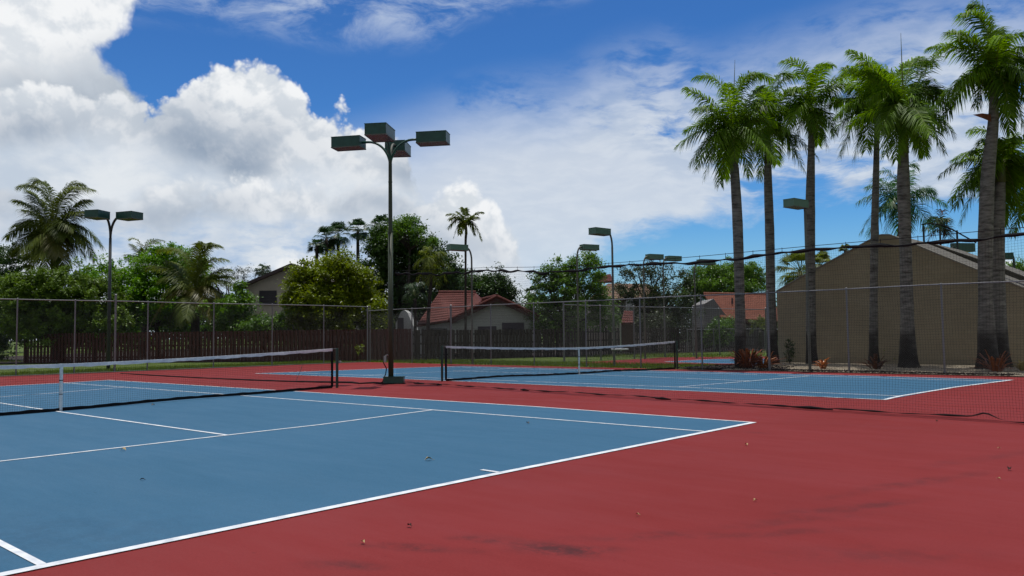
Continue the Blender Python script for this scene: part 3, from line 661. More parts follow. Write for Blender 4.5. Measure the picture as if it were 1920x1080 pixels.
Wm = gd(1040, 50.5)
wood('weathered grey brown board fence with pale gaps in front of the white house', W1+DR*.15, Wm, 1.70, M_WOODG, 'wooden garden fences', .10, 2)
wood('dark shaded board fence behind the third court and its trees', Wm+DR*.15, W2, 1.75, M_WOODG, 'wooden garden fences', .02, 3)

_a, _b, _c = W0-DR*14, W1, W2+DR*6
mb = MB(); mb.quad((*(_a+DF*.5)[:2], .01), (*(_b+DF*.4)[:2], .01), (*(Wm+DF*.4)[:2], .01), (*(_c+DF*.4)[:2], .01), (*(_c+DF*75)[:2], .01), (*(_b+DF*75)[:2], .01), (*(_a+DF*75)[:2], .01)); struct('shade_sheet', mb, M_MULCH)  # dark mulch colour stands in for tree shade on the lawn behind
# ------------------------------------------------------------------ foliage
def leafcloud(name, centers, mat_, parent, ln, wd, seed, up=.8):
    r = np.random.RandomState(seed); n = len(centers)
    d = r.normal(size=(n, 3)); d[:, 2] = d[:, 2]*.7-.15; d /= np.linalg.norm(d, axis=1)[:, None]
    k = r.normal(size=(n, 3)); k[:, 2] += up*2.5; s = np.cross(d, k); s /= np.linalg.norm(s, axis=1)[:, None]+1e-9
    nn = np.cross(s, d); l = ln*r.uniform(.6, 1.25, n)[:, None]; w = wd*r.uniform(.7, 1.2, n)[:, None]
    V = np.empty((n, 4, 3)); V[:, 0] = centers-d*l*.5; V[:, 1] = centers+s*w*.5-nn*w*.12-d*l*.05; V[:, 2] = centers+d*l*.5-nn*l*.10; V[:, 3] = centers-s*w*.5-nn*w*.12-d*l*.05
    V -= np.array(parent.location)
    me = bpy.data.meshes.new(name); me.vertices.add(n*4); me.vertices.foreach_set('co', V.reshape(-1))
    me.loops.add(n*4); me.loops.foreach_set('vertex_index', np.arange(n*4)); me.polygons.add(n)
    me.polygons.foreach_set('loop_start', np.arange(n)*4); me.polygons.foreach_set('loop_total', np.full(n, 4)); me.materials.append(mat_); me.update(calc_edges=True)
    o = bpy.data.objects.new(name, me); C.objects.link(o); o.parent = parent; return o
def tree(name, label, cat, D, tu, blobs, lm, ln=.20, wd=.09, dens=95, group=None, seed=1, bark=None, tr=.16, clump=.32, open_=.0, crown='crown', depth=1.0, base=None, fork=.45, droop=0.0):
    r = np.random.RandomState(seed); rn = random.Random(seed)
    B = gd(tu, D) if base is None else np.array(base, float)
    t = empty(name, B, label, cat, group); k = D/F; cs = []; cents = []
    for b in blobs:
        u, v, ru, rv = b[:4]; do = b[4] if len(b) > 4 else rn.uniform(-.5, .5)*max(ru, rv)*k
        c = PD(u, v, D+do); R = np.array([ru*k, max(ru, rv)*k*depth*.85, rv*k]); cents.append((c, R))
        A = 4*math.pi*((R[0]*R[1])**1.6/3+(R[0]*R[2])**1.6/3+(R[1]*R[2])**1.6/3)**(1/1.6)
        n = int(A*dens*2.1); nc = max(8, int(A*3.2*(1-open_)))
        q = r.normal(size=(nc, 3)); q /= np.linalg.norm(q, axis=1)[:, None]; q *= (r.uniform(.30, 1.0, nc)**.45)[:, None]
        q *= (1+.20*r.normal(size=(nc, 1)))
        loc = c+(q[:, :1]*R[0])*DR+(q[:, 1:2]*R[1])*DF+(q[:, 2:3]*R[2])*np.array([0, 0, 1.0])
        idx = r.randint(0, nc, n); sz = clump*(.6+.8*r.rand(nc)); off = r.normal(size=(n, 3))*.55; off[:, 2] *= .75
        cs.append(loc[idx]+off*sz[idx][:, None])
    Cn = np.concatenate(cs); Cn = Cn[Cn[:, 2] > .08]
    leafcloud(crown, Cn, lm, t, ln, wd, seed+7)
    cm = sum(c for c, R in cents)/len(cents); mb = MB()
    f = np.array([B[0]*.5+cm[0]*.5, B[1]*.5+cm[1]*.5, max(.3, cm[2]*fork)])
    mid = (B+f)/2+np.array([rn.uniform(-.1, .1), rn.uniform(-.1, .1), 0]); mb.tube([B-[0, 0, .1], B+[0, 0, .15], mid, f], [tr*1.35, tr*1.1, tr*.9, tr*.8], 9)
    for c, R in cents:
        for j in range(3):
            q = r.normal(size=3); q /= np.linalg.norm(q); e = c+q*R*.75; m1 = f+(c-f)*.5+r.normal(size=3)*.12+[0, 0, .1]
            mb.tube([f, m1, c*.5+e*.5+r.normal(size=3)*.1, e], [tr*.55, tr*.34, tr*.18, tr*.06], 6)
    mb.build('trunk', bark or M_BARK, t, smooth=True); return t
M_BARK = mat('dark_tree_bark', (.055, .045, .035), .9, .4, 8, bump=.8, bscale=20, col2=(.02, .017, .014))
M_DRY = leafmat('dry_dark_twigs', (.02, .02, .016), (.05, .05, .035), .1, .8, .1)
L_DARK = leafmat('dark_green_leaves', (0.0140, 0.0392, 0.0070), (0.0700, 0.1487, 0.0210), .25, .45, .4)
L_MID = leafmat('mid_green_leaves', (0.0297, 0.0810, 0.0108), (0.1604, 0.3121, 0.0304), .3, .42, .45)
L_HEDGE = leafmat('small_glossy_leaves', (0.0270, 0.0675, 0.0108), (0.1782, 0.2834, 0.0356), .28, .5, .3, 1.4)
L_BRIGHT = leafmat('bright_green_leaves', (0.0440, 0.1375, 0.0055), (0.1815, 0.3960, 0.0132), .35, .42, .4)
L_YEL = leafmat('yellow_green_leaves', (.085, .110, .003), (.20, .285, .012), .35, .45, .35)
L_GREY = leafmat('grey_green_sparse_leaves', (0.0360, 0.0540, 0.0360), (0.0840, 0.1080, 0.0720), .25, .6, .2)
L_OLIVE = leafmat('olive_green_leaves', (0.0234, 0.0468, 0.0130), (0.0650, 0.0975, 0.0234), .25, .45, .4)
GT = 'trees behind the courts'
tree('dark_tree', 'very dark tree cut by the left edge of the photo, behind the coconut palm', 'tree', 58, -10, [(15, 492, 46, 34), (-30, 560, 60, 60), (-20, 640, 50, 40), (20, 560, 22, 60)], L_DARK, seed=2, group=GT)
tree('hedge_tree', 'wide dense tree with small glossy leaves hanging over the left end of the wooden fence', 'tree', 51, 120, [(70, 555, 55, 50), (125, 540, 55, 42), (175, 560, 50, 52), (95, 605, 75, 40), (165, 620, 50, 35), (40, 590, 42, 48), (215, 600, 26, 42), (30, 540, 25, 30)], L_HEDGE, ln=.17, wd=.10, dens=150, clump=.30, seed=3, group=GT)
tree('round_leafy_tree', 'bright green dense tree between the two headed lamp and the drooping palm', 'tree', 55, 300, [(190, 518, 45, 26), (250, 538, 45, 40), (295, 500, 42, 34), (320, 482, 38, 24), (300, 560, 60, 45), (360, 520, 34, 50), (240, 590, 40, 40), (340, 590, 50, 40)], L_BRIGHT, ln=.21, wd=.09, dens=105, clump=.34, seed=4, group=GT)
tree('small_leafy_tree', 'small green tree at the left corner of the tan gabled house', 'tree', 50, 445, [(452, 560, 26, 28), (425, 590, 40, 30), (465, 590, 22, 26), (448, 615, 45, 18)], L_MID, ln=.2, wd=.09, seed=5, group=GT, tr=.08)
tree('bare_looking_tree', 'sparse greyish tree behind the left slope of the tan gabled house', 'tree', 70, 440, [(420, 520, 28, 20), (455, 515, 26, 18), (490, 508, 14, 10), (395, 515, 18, 16)], L_GREY, ln=.16, wd=.05, dens=38, open_=.2, seed=6, group=GT, tr=.14)
tree('yellow_green_tree', 'rounded yellow green tree standing left of the four headed lamp', 'tree', 50, 620, [(622, 512, 52, 34), (570, 532, 38, 34), (668, 528, 38, 34), (600, 565, 62, 36), (660, 575, 48, 38), (560, 585, 30, 36), (704, 592, 22, 30), (620, 600, 60, 26), (640, 497, 28, 18)], L_YEL, ln=.21, wd=.10, dens=125, clump=.34, seed=7, group=GT)
tree('big_dark_tree', 'largest dark tree, spreading behind the pole of the four headed lamp', 'tree', 62, 742, [(722, 448, 40, 30), (762, 428, 34, 20), (745, 470, 45, 36), (795, 478, 50, 34), (715, 505, 46, 38), (828, 502, 28, 34), (780, 525, 66, 40), (770, 575, 60, 36), (700, 545, 26, 26), (845, 540, 20, 30)], L_DARK, ln=.24, wd=.11, dens=95, clump=.42, seed=8, group=GT, tr=.30, open_=.25, fork=.5)
tree('airy_tree', 'lighter airy branches rising above the largest dark tree beside the lamp pole', 'tree', 60, 765, [(760, 416, 22, 14), (785, 440, 18, 15), (742, 432, 18, 18), (800, 452, 18, 12)], L_MID, ln=.20, wd=.09, dens=55, clump=.34, seed=9, group=GT, tr=.12, open_=.3, fork=.85)
tree('round_dark_tree', 'dark rounded tree rising behind the white house with the red roof', 'tree', 72, 905, [(895, 545, 50, 32), (925, 532, 30, 20), (945, 552, 24, 24), (860, 535, 36, 28), (900, 580, 60, 30)], L_DARK, ln=.26, wd=.12, dens=80, clump=.45, seed=10, group=GT)
tree('tall_leafy_tree', 'tall uneven leafy tree right of the white house, around the lamp pole', 'tree', 52, 1062, [(1026, 528, 24, 28), (1060, 508, 26, 24), (1100, 492, 30, 18), (1065, 540, 42, 32), (1010, 575, 24, 30), (1070, 580, 58, 36), (1118, 530, 18, 30), (1130, 585, 30, 34), (1040, 612, 50, 18)], L_MID, ln=.20, wd=.08, dens=120, clump=.32, seed=11, group=GT, tr=.15, open_=.1)
tree('loose_tree', 'loose dark tree with sky showing through, under the small lamp heads', 'tree', 62, 1225, [(1190, 512, 26, 20), (1232, 516, 30, 26), (1172, 545, 22, 20), (1214, 555, 40, 30), (1262, 560, 38, 34), (1284, 522, 20, 20), (1230, 600, 70, 26), (1175, 590, 30, 28)], L_OLIVE, ln=.20, wd=.08, dens=62, clump=.34, seed=12, group=GT, tr=.16, open_=.25)
tree('round_crown_tree', 'green round crowned tree behind the first royal palm, above the orange roof', 'tree', 90, 1370, [(1335, 518, 40, 24), (1385, 514, 46, 24), (1415, 532, 22, 18), (1305, 538, 26, 24), (1360, 540, 60, 22), (1290, 560, 20, 20)], L_MID, ln=.26, wd=.12, dens=85, clump=.45, seed=13, group=GT)
tree('shade_shrub', 'leafy shrub in the shade between the third court and the orange roofed house', 'shrub', 60, 1345, [(1348, 612, 22, 14), (1335, 635, 22, 18), (1376, 606, 14, 12), (1360, 632, 16, 12)], L_MID, ln=.20, wd=.08, dens=80, seed=14, tr=.06)
tree('low_bush', 'low yellow green bush below the yellow green tree, against the fence', 'bush', 48, 646, [(646, 612, 16, 10)], L_YEL, ln=.18, wd=.08, dens=110, seed=15, tr=.03, group='low bushes along the wooden fences')
tree('low_bush', 'low green bushy plant under the tan house window, along the fence top', 'bush', 48.5, 505, [(498, 604, 26, 12), (535, 600, 18, 14), (470, 612, 20, 9)], L_MID, ln=.22, wd=.08, dens=90, seed=16, tr=.04, group='low bushes along the wooden fences')
tree('low_bush', 'small yellowish weed growing up the board fence left of the lamp base', 'bush', 45, 676, [(676, 655, 8, 14)], L_YEL, ln=.10, wd=.05, dens=40, seed=17, tr=.015, clump=.16, group='low bushes along the wooden fences')
tree('low_bush', 'small dark shrub against the foot of the beige wall', 'bush', 35.4, 1480, [(1480, 650, 7, 16), (1481, 667, 8, 10)], L_OLIVE, ln=.10, wd=.05, dens=160, seed=18, tr=.02, clump=.12)
tree('wall_vine', 'thin vine with a few yellow green leaves creeping over the foot of the beige wall', 'vine', 33.6, 1740, [(1660, 655, 12, 14, 0), (1735, 665, 14, 10, 0), (1760, 662, 10, 8, 0), (1700, 672, 40, 6, 0)], L_YEL, ln=.09, wd=.06, dens=5, seed=19, tr=.008, clump=.1, depth=.1, crown='leaves')
tree('distant_tree', 'bit of a green tree at the right edge under the small lamp head', 'tree', 60, 1915, [(1908, 500, 22, 14), (1930, 520, 26, 24), (1880, 520, 14, 12)], L_MID, seed=20, group=GT, dens=70)

TL = []
rt = random.Random(99)
for i in range(30): u_ = -120+i*56; TL.append((u_, 612-rt.uniform(0, 22), 52, 40+rt.uniform(0, 14), rt.uniform(-3, 3)))
tl = tree('treeline', 'dark continuous mass of far trees low behind the houses and fences', None, 95, 700, TL, L_DARK, ln=.42, wd=.22, dens=16, clump=.8, seed=98, tr=.2)
tl['kind'] = 'stuff'
# ------------------------------------------------------------------ palms
P_ROY = leafmat('royal_palm_leaflets', (0.0168, 0.0540, 0.0060), (0.2262, 0.4056, 0.0187), .45, .5, .2, .45)
P_COCO = leafmat('coconut_palm_leaflets', (0.0250, 0.0562, 0.0100), (0.1941, 0.2372, 0.0316), .38, .5, .25, .5)
P_YEL = leafmat('yellowed_palm_leaflets', (.08, .085, .012), (.20, .19, .04), .35, .4, .5)
P_FAR = leafmat('far_palm_leaflets', (0.0156, 0.0468, 0.0156), (0.0455, 0.0975, 0.0286), .25, .45, .3)
P_BRN = leafmat('dead_palm_leaflets', (.045, .020, .014), (.10, .045, .030), .2, .7, .2)
M_RACH = mat('palm_leaf_stalk', (.16, .19, .05), .5, .3, 6, spec=.4)
M_SHAFT = mat('palm_crownshaft', (.09, .12, .035), .5, .3, 3, col2=(.05, .045, .02))
def trunkmat():
    m, nt, out = newmat('royal_palm_bark'); L = nt.links; p = nd(nt, 'ShaderNodeBsdfPrincipled', i_Roughness=.85); p.inputs['Specular IOR Level'].default_value = .2
    tc = nd(nt, 'ShaderNodeTexCoord'); mp = nd(nt, 'ShaderNodeMapping'); mp.inputs['Scale'].default_value = (1.2, 1.2, 5); L.new(tc.outputs['Object'], mp.inputs[0])
    n1 = nd(nt, 'ShaderNodeTexNoise', i_Scale=2.2, i_Detail=7, i_Roughness=.65); L.new(mp.outputs[0], n1.inputs['Vector'])
    n2 = nd(nt, 'ShaderNodeTexNoise', i_Scale=1.3, i_Detail=5); L.new(tc.outputs['Object'], n2.inputs['Vector'])
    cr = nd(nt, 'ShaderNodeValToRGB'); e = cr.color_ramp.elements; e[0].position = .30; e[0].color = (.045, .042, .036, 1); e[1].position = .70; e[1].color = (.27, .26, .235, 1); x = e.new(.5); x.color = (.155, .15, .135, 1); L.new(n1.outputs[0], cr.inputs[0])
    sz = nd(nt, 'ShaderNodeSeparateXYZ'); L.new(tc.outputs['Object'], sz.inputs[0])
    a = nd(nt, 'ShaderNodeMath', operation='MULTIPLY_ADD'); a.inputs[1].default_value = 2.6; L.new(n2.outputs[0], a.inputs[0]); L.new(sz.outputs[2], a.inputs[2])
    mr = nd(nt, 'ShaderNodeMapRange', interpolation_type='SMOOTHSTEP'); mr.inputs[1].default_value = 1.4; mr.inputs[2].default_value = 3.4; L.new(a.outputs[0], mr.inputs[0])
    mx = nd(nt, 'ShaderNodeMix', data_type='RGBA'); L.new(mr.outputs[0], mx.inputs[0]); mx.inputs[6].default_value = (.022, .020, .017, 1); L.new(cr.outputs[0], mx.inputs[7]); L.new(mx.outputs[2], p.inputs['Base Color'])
    bp = nd(nt, 'ShaderNodeBump', i_Strength=.5, i_Distance=.03); L.new(n1.outputs[0], bp.inputs['Height']); L.new(bp.outputs[0], p.inputs['Normal']); L.new(p.outputs[0], out.inputs[0]); return m
M_TRUNK = trunkmat()
UP = np.array([0, 0, 1.0])
def frond(t, p0, tip, rise, ll, N, lm, rn, plume=.35, droop=.5, w=.022, sr=.018, name='frond'):
    p0 = np.array(p0, float); tip = np.array(tip, float); c = p0+(tip-p0)*.42+UP*rise
    v_ = tip-p0; L_ = np.linalg.norm(v_)
    if v_[2] > .86*L_ and L_ > 1.0:
        g_ = 1 if rn.random() < .5 else -1
        c = p0+UP*L_*1.12+DR*g_*L_*.03; tip = tip+DR*g_*L_*.36+DF*rn.uniform(-.3, .3)-UP*L_*.04
    q = lambda s: (1-s)**2*p0+2*s*(1-s)*c+s*s*tip
    mb = MB(); mb.mi = 1; K = 9; mb.tube([q(k/K) for k in range(K+1)], [sr*(1-.8*k/K) for k in range(K+1)], 5); mb.mi = 0
    Lf = sum(np.linalg.norm(q((k+1)/K)-q(k/K)) for k in range(K))
    for i in range(N):
        s = .10+.90*(i+rn.random()*.6)/N; p = q(s); tg = q(min(1, s+.01))-q(max(0, s-.01)); tg /= np.linalg.norm(tg)
        sd = np.cross(tg, UP); nl = np.linalg.norm(sd); sd = sd/nl if nl > .05 else DR; nu = np.cross(sd, tg)
        l = ll*(math.sin(math.pi*min(.97, .16+.80*s))**.55)*rn.uniform(.85, 1.1)
        for g in (-1, 1):
            d = sd*g*1.0+tg*(.35+.9*s**2)+nu*rn.uniform(-plume, plume+.2)+rn.uniform(-.08, .08)*UP; d /= np.linalg.norm(d)
            m_ = p+d*l*.5-UP*l*droop*.12; e = m_+d*l*.42-UP*l*droop*rn.uniform(.35, .6)
            ww = np.cross(d, nu+UP*.2*rn.uniform(-1, 1)); ww = ww/(np.linalg.norm(ww)+1e-6)*w*.5*(1.0+.3*rn.random())
            mb.add([p-ww*.6, p+ww*.6, m_+ww, m_-ww, e], [(0, 1, 2, 3), (3, 2, 4)])
    return mb.build(name, [lm, M_RACH], t)
def ptrunk(t, pts, rad, m_, n=16):
    P = [np.array(p, float) for p in pts]; out = []; rr = []
    for i in range(len(P)-1):
        for k in range(6):
            s = k/6; a0, a1, a2, a3 = P[max(0, i-1)], P[i], P[i+1], P[min(len(P)-1, i+2)]
            out.append(.5*((2*a1)+(-a0+a2)*s+(2*a0-5*a1+4*a2-a3)*s*s+(-a0+3*a1-3*a2+a3)*s**3)); rr.append((rad[i]*(1-s)+rad[i+1]*s)*(1+.012*math.sin(i*9+k*2.1)))
    out.append(P[-1]); rr.append(rad[-1]); mb = MB(); mb.tube(out, rr, n); return mb.build('trunk', m_, t, smooth=True)
LS = 1.22
def palm(name, label, D, tr, cen, tips, lm, group, seed, ll=.75, N=46, auto=9, alen=2.7, spear=None, shaft=True, flower=None, rise=(.8, 1.3), droop=.85, plume=.42, w=.036, tw=None, base=None, cat='palm tree', sr=.018):
    # tr: trunk rows [(u, v, width px)...] from the ground up
    rn = random.Random(seed); B = gd(tr[0][0], D) if base is None else np.array(base); D = (B-CAM)@FX if base is not None else D
    t = empty(name, B, label, cat, group); k = D/F
    pts = []; rad = []
    for i, (u, v, wp) in enumerate(tr):
        p = PD(u, v, D) if i else np.array([B[0], B[1], -.08]); pts.append(p); rad.append(wp*k/2)
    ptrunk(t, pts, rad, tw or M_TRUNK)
    c = PD(cen[0], cen[1], D); top = pts[-1]
    if shaft:
        mb = MB(); mb.tube([top-[0, 0, .05], top+(c-top)*.35, top+(c-top)*.8, c+[0, 0, .1]], [rad[-1]*1.15, rad[-1]*1.05, rad[-1]*.75, rad[-1]*.4], 12); mb.build('crownshaft', M_SHAFT, t, smooth=True)
    for tp in tips:
        u, v = tp[:2]; do = tp[2] if len(tp) > 2 else rn.uniform(-.8, .8); m_ = tp[4] if len(tp) > 4 else lm
        e = PD(u, v, D+do); L = np.linalg.norm(e-c); ri = max(tp[3] if len(tp) > 3 and tp[3] is not None else rn.uniform(*rise), (.30*L if shaft else 0))
        frond(t, c-UP*rn.uniform(0, .25), e, ri, ll*LS*rn.uniform(.9, 1.1), int((2.2 if shaft else 1.55)*N*max(.6, min(1.3, L/2.6))), m_, rn, plume, droop, w, sr)
    for i in range(auto):
        a = 2*math.pi*(i+rn.random()*.7)/auto; dr = np.array([math.cos(a), math.sin(a), 0]); zz = rn.choice([.9, .4, -.2, -.7, -.9]); e = c+dr*alen*rn.uniform(.55, .85)+UP*zz*alen*.6
        frond(t, c-UP*.1, e, rn.uniform(*rise), ll*LS, int(N*(2.1 if shaft else 1.5)), lm, rn, plume, droop, w, sr)
    if spear: mb = MB(); mb.tube([c, PD(*spear, D)], [.035, .006], 6); mb.build('spear_leaf', M_RACH if len(spear) == 2 else lm, t)
    return t
GR = 'royal palms in a row before the beige wall'
palm('royal_palm', 'first royal palm from the left, its trunk rising behind the big red leaved plant', 31.8,
     [(1390, 690, 30), (1389, 660, 22), (1387, 560, 18), (1383, 420, 19), (1378, 330, 17), (1376, 298, 14)], (1374, 250),
     [(1283, 165, 0, .5), (1268, 275, .3, .9), (1300, 205, -.6, .9), (1320, 335, .2, 1.2), (1350, 345, -.5, 1.2), (1283, 245, .8, .7), (1345, 140, .4, .2), (1385, 135, -.5, .1), (1405, 330, .3, 1.3), (1440, 300, -.2, 1.2), (1430, 160, .6, .5), (1455, 230, 0, .9), (1330, 300, -.8, 1.1), (1378, 300, -.9, 1.3), (1400, 145, 1, .3)],
     P_ROY, GR, 31, spear=(1378, 112), N=44, ll=.62)
palm('royal_palm', 'second royal palm from the left, standing at the left corner of the beige wall', 36.3,
     [(1449, 682, 26), (1448, 650, 20), (1445, 540, 17), (1443, 430, 17), (1440, 340, 15), (1440, 305, 12)], (1440, 245),
     [(1400, 330, 0, 1.2), (1425, 335, .3, 1.0), (1508, 320, -.3, 1.5), (1490, 290, .3, 1.4), (1475, 140, .2, .3), (1440, 135, .4, .1), (1410, 180, -.4, .6), (1505, 200, .4, .9), (1395, 240, -.2, .9), (1470, 250, .5, 1.0), (1460, 165, -.5, .4), (1425, 280, -.8, 1.0)],
     P_ROY, GR, 32, N=42, ll=.66)
palm('royal_palm', 'third royal palm, slim, its trunk directly behind the single lamp on the wall side', 35.0,
     [(1522, 684, 26), (1521, 650, 19), (1520, 540, 17), (1519, 400, 18), (1521, 290, 13), (1521, 248, 10)], (1521, 205),
     [(1500, 112, 0, .2), (1525, 120, .6, .2), (1598, 135, -.2, .8), (1460, 250, .3, 1.2), (1475, 170, -.5, .7), (1490, 275, .2, 1.1), (1550, 275, -.4, 1.1), (1565, 250, .4, 1.1), (1535, 255, -.8, .9), (1475, 225, .8, .9), (1580, 190, .6, .9)],
     P_ROY, GR, 33, N=44, ll=.62, auto=5)
palm('royal_palm', 'fourth royal palm, with the narrowest trunk, just left of the wall ridge', 33.3,
     [(1638, 688, 26), (1638, 655, 17), (1638, 560, 14), (1640, 430, 14), (1643, 310, 11), (1644, 250, 9)], (1644, 205),
     [(1575, 290, 0, 1.3), (1600, 300, .3, 1.3), (1568, 220, -.4, 1.0), (1590, 165, .5, .8), (1625, 140, -.3, .4), (1650, 130, .4, .2), (1560, 255, .6, 1.1), (1690, 270, -.3, 1.2), (1625, 280, -.7, 1.2), (1605, 190, .8, .9), (1680, 160, .6, .7)],
     P_ROY, GR, 34, N=46, ll=.68)
palm('royal_palm', 'fifth royal palm with a swollen black trunk foot, in front of the wall ridge', 30.2,
     [(1703, 692, 46), (1703, 672, 33), (1701, 600, 24), (1698, 470, 21), (1694, 350, 23), (1694, 285, 17)], (1694, 205),
     [(1592, 95, .2, .9), (1610, 118, -.6, .9), (1785, 80, .3, 1.0), (1770, 285, -.2, 1.7), (1775, 200, .4, 1.2), (1660, 290, -.4, 1.5), (1640, 250, .3, 1.3), (1680, 300, -.8, 1.3), (1740, 230, -.7, 1.3), (1650, 130, .6, .7), (1715, 110, .5, .5), (1745, 150, .9, .8), (1700, 250, -.9, 1.0), (1625, 190, -.2, 1.0), (1735, 290, .5, 1.4)],
     P_ROY, GR, 35, spear=(1689, 62), N=46, ll=.62)
palm('royal_palm', 'sixth and tallest royal palm, the left trunk of the pair near the right edge', 28.6,
     [(1852, 694, 56), (1852, 665, 36), (1848, 560, 25), (1848, 440, 26), (1853, 320, 24), (1862, 235, 19), (1864, 180, 15)], (1867, 135),
     [(1848, 18, -.3, .5), (1875, 5, .4, .3), (1740, 90, .3, 1.0), (1775, 60, -.5, .9), (1800, 70, .5, .8), (1780, 190, -.2, 1.1), (1830, 200, .6, 1.0), (1900, 60, -.3, .5), (1935, 90, .4, .8), (1960, 130, 0, 1.0), (1920, 240, -.4, 1.5), (1895, 250, .4, 1.4), (1940, 200, .3, 1.2), (1895, 215, -.9, 1.1), (1815, 150, .9, 1.0), (1840, 60, .9, .5)],
     P_ROY, GR, 36, N=50, ll=.62, alen=2.8, auto=7)
t6 = bpy.data.objects['royal_palm.005']
mb = MB(); c_ = PD(1858, 222, 28.45); e_ = PD(1823, 217, 28.3)
mb.add([c_-UP*.12, c_+UP*.14, (c_+e_)/2+UP*.12-DF*.05, (c_+e_)/2-UP*.06-DF*.06, e_+UP*.03-DF*.02, c_+DF*.06, (c_+e_)/2+DF*.02+UP*.02], [(0, 1, 2, 3), (3, 2, 4), (1, 0, 5), (2, 1, 5, 6), (0, 3, 6, 5), (3, 4, 6), (4, 2, 6)])
mb.build('dead_leaf_sheath', mat('dead_palm_sheath', (.20, .07, .045), .7, .3, 8), t6)
palm('royal_palm', 'seventh royal palm, right trunk of the pair near the right edge', 29.8,
     [(1876, 694, 44), (1875, 660, 32), (1870, 560, 28), (1869, 450, 27), (1873, 380, 22), (1876, 340, 16)], (1878, 305),
     [(1760, 330, .3, 1.0), (1790, 390, -.3, 1.1), (1800, 420, .4, 1.2), (1820, 285, .5, .7), (1850, 240, .3, .4), (1835, 345, -.6, .9), (1880, 420, .5, .9), (1915, 410, 0, 1.1), (1945, 380, .4, 1.2), (1950, 310, 0, .8), (1905, 250, .6, .4), (1785, 300, .8, .8)],
     P_ROY, GR, 37, N=44, ll=.58, alen=2.2)
palm('royal_palm', 'royal palm cut off by the right edge of the photo, beyond the pair of trunks', 33, [(1950, 694, 40), (1950, 560, 24), (1948, 440, 20), (1945, 390, 14)], (1945, 350),
     [(1885, 410, 0, .7), (1895, 345, .3, .7), (1900, 440, -.4, .9), (1915, 300, .4, .5), (1940, 280, 0, .2), (1990, 380, 0, 1), (1975, 440, 0, 1)], P_ROY, GR, 38, N=40, ll=.6, auto=4)
# palms beyond the wall
palm('background_palm', 'deep green palm whose crown shows above the ridge of the beige wall', 44, [(1690, 690, 20), (1690, 500, 15), (1690, 420, 12)], (1690, 385),
     [(1607, 380, 0, 1.1), (1612, 438, .3, 1.4), (1640, 335, -.4, .7), (1672, 318, .4, .4), (1715, 335, .2, .6), (1775, 385, 0, 1.2), (1745, 430, .4, 1.4), (1700, 445, -.5, 1.2), (1660, 440, .3, 1.3), (1625, 350, .6, .9), (1750, 355, -.3, 1.0), (1690, 305, -.4, .2)],
     leafmat('deep_palm_leaflets', (0.0180, 0.0720, 0.0252), (0.0630, 0.1890, 0.0396), .35, .4, .5), None, 39, N=40, ll=.8, auto=5, shaft=False)
palm('damaged_palm', 'small ragged palm with brown hanging fronds beyond the roof of the beige wall', 46, [(1765, 690, 12), (1762, 520, 8), (1761, 460, 7)], (1763, 432),
     [(1750, 395, 0, .1, P_BRN), (1730, 430, 0, .5), (1735, 465, 0, .8, P_BRN), (1790, 472, 0, 1.3, P_BRN), (1783, 430, .2, .6), (1775, 412, -.2, .4), (1778, 440, .3, .6)], P_FAR, None, 40, N=22, ll=.55, auto=3, alen=1.0, shaft=False)
# coconut palm and its neighbours on the left
palm('coconut_palm', 'large coconut palm with a wide full crown on the left, above the hedge tree', 57, [(112, 690, 24), (108, 600, 16), (103, 500, 14), (101, 470, 13)], (101, 438),
     [(12, 445, 0, 1.6), (22, 482, .5, 2.2), (28, 375, -.4, 1.3), (55, 358, .6, .9), (72, 345, -.5, .6), (98, 335, 0, .2), (115, 342, .8, .3), (140, 352, -.4, .6), (165, 375, .5, 1.1), (172, 400, -.6, 1.4), (192, 462, .3, 2.2), (178, 488, -.5, 2.4), (150, 505, .6, 2.2), (120, 515, -.9, 2.0), (85, 512, -1.0, 2.1), (55, 505, .7, 2.3), (30, 425, .9, 1.5), (140, 430, -1.2, 1.4), (75, 470, -1.4, 1.4), (110, 480, -1.6, 1.2, P_YEL)],
     P_COCO, 'broad palms on the left', 41, N=62, ll=1.15, auto=7, alen=3.4, shaft=False, droop=.75, plume=.12, w=.045, sr=.035, tw=M_BARK)
palm('coconut_palm', 'palm top peeking above the bright green tree, right of the two headed lamp', 66, [(272, 690, 16), (270, 520, 10)], (268, 492),
     [(234, 478, 0, .6), (246, 458, .4, .5), (262, 446, 0, .3), (240, 490, .3, 1.0), (290, 450, -.3, .4), (285, 470, .3, .7), (300, 490, .2, .9), (278, 452, .6, .3)],
     P_COCO, 'broad palms on the left', 42, N=34, ll=.8, auto=3, alen=1.6, shaft=False, droop=.6, plume=.15, w=.04, tw=M_BARK)
palm('coconut_palm', 'low feathery palm with long arching fronds in front of the bright green tree', 51.5, [(365, 690, 22), (366, 620, 16), (366, 580, 14)], (366, 556),
     [(275, 502, .3, 1.6), (300, 525, -.4, 1.3), (330, 465, .4, .7), (352, 455, -.3, .4), (378, 458, .4, .4), (400, 485, 0, .9), (430, 505, .4, 1.1), (445, 540, -.3, 1.5), (436, 520, .7, 1.2), (284, 605, -1.0, 2.3, P_YEL), (335, 610, -1.4, 1.6), (440, 600, -1.0, 2.4, P_YEL), (398, 598, -1.6, 2.0, P_YEL), (300, 560, -.8, 1.7), (420, 565, .8, 1.6), (318, 490, .9, 1.0)],
     P_COCO, 'broad palms on the left', 43, N=58, ll=.95, auto=5, alen=2.6, shaft=False, droop=.7, plume=.12, w=.04, sr=.03, tw=M_BARK)
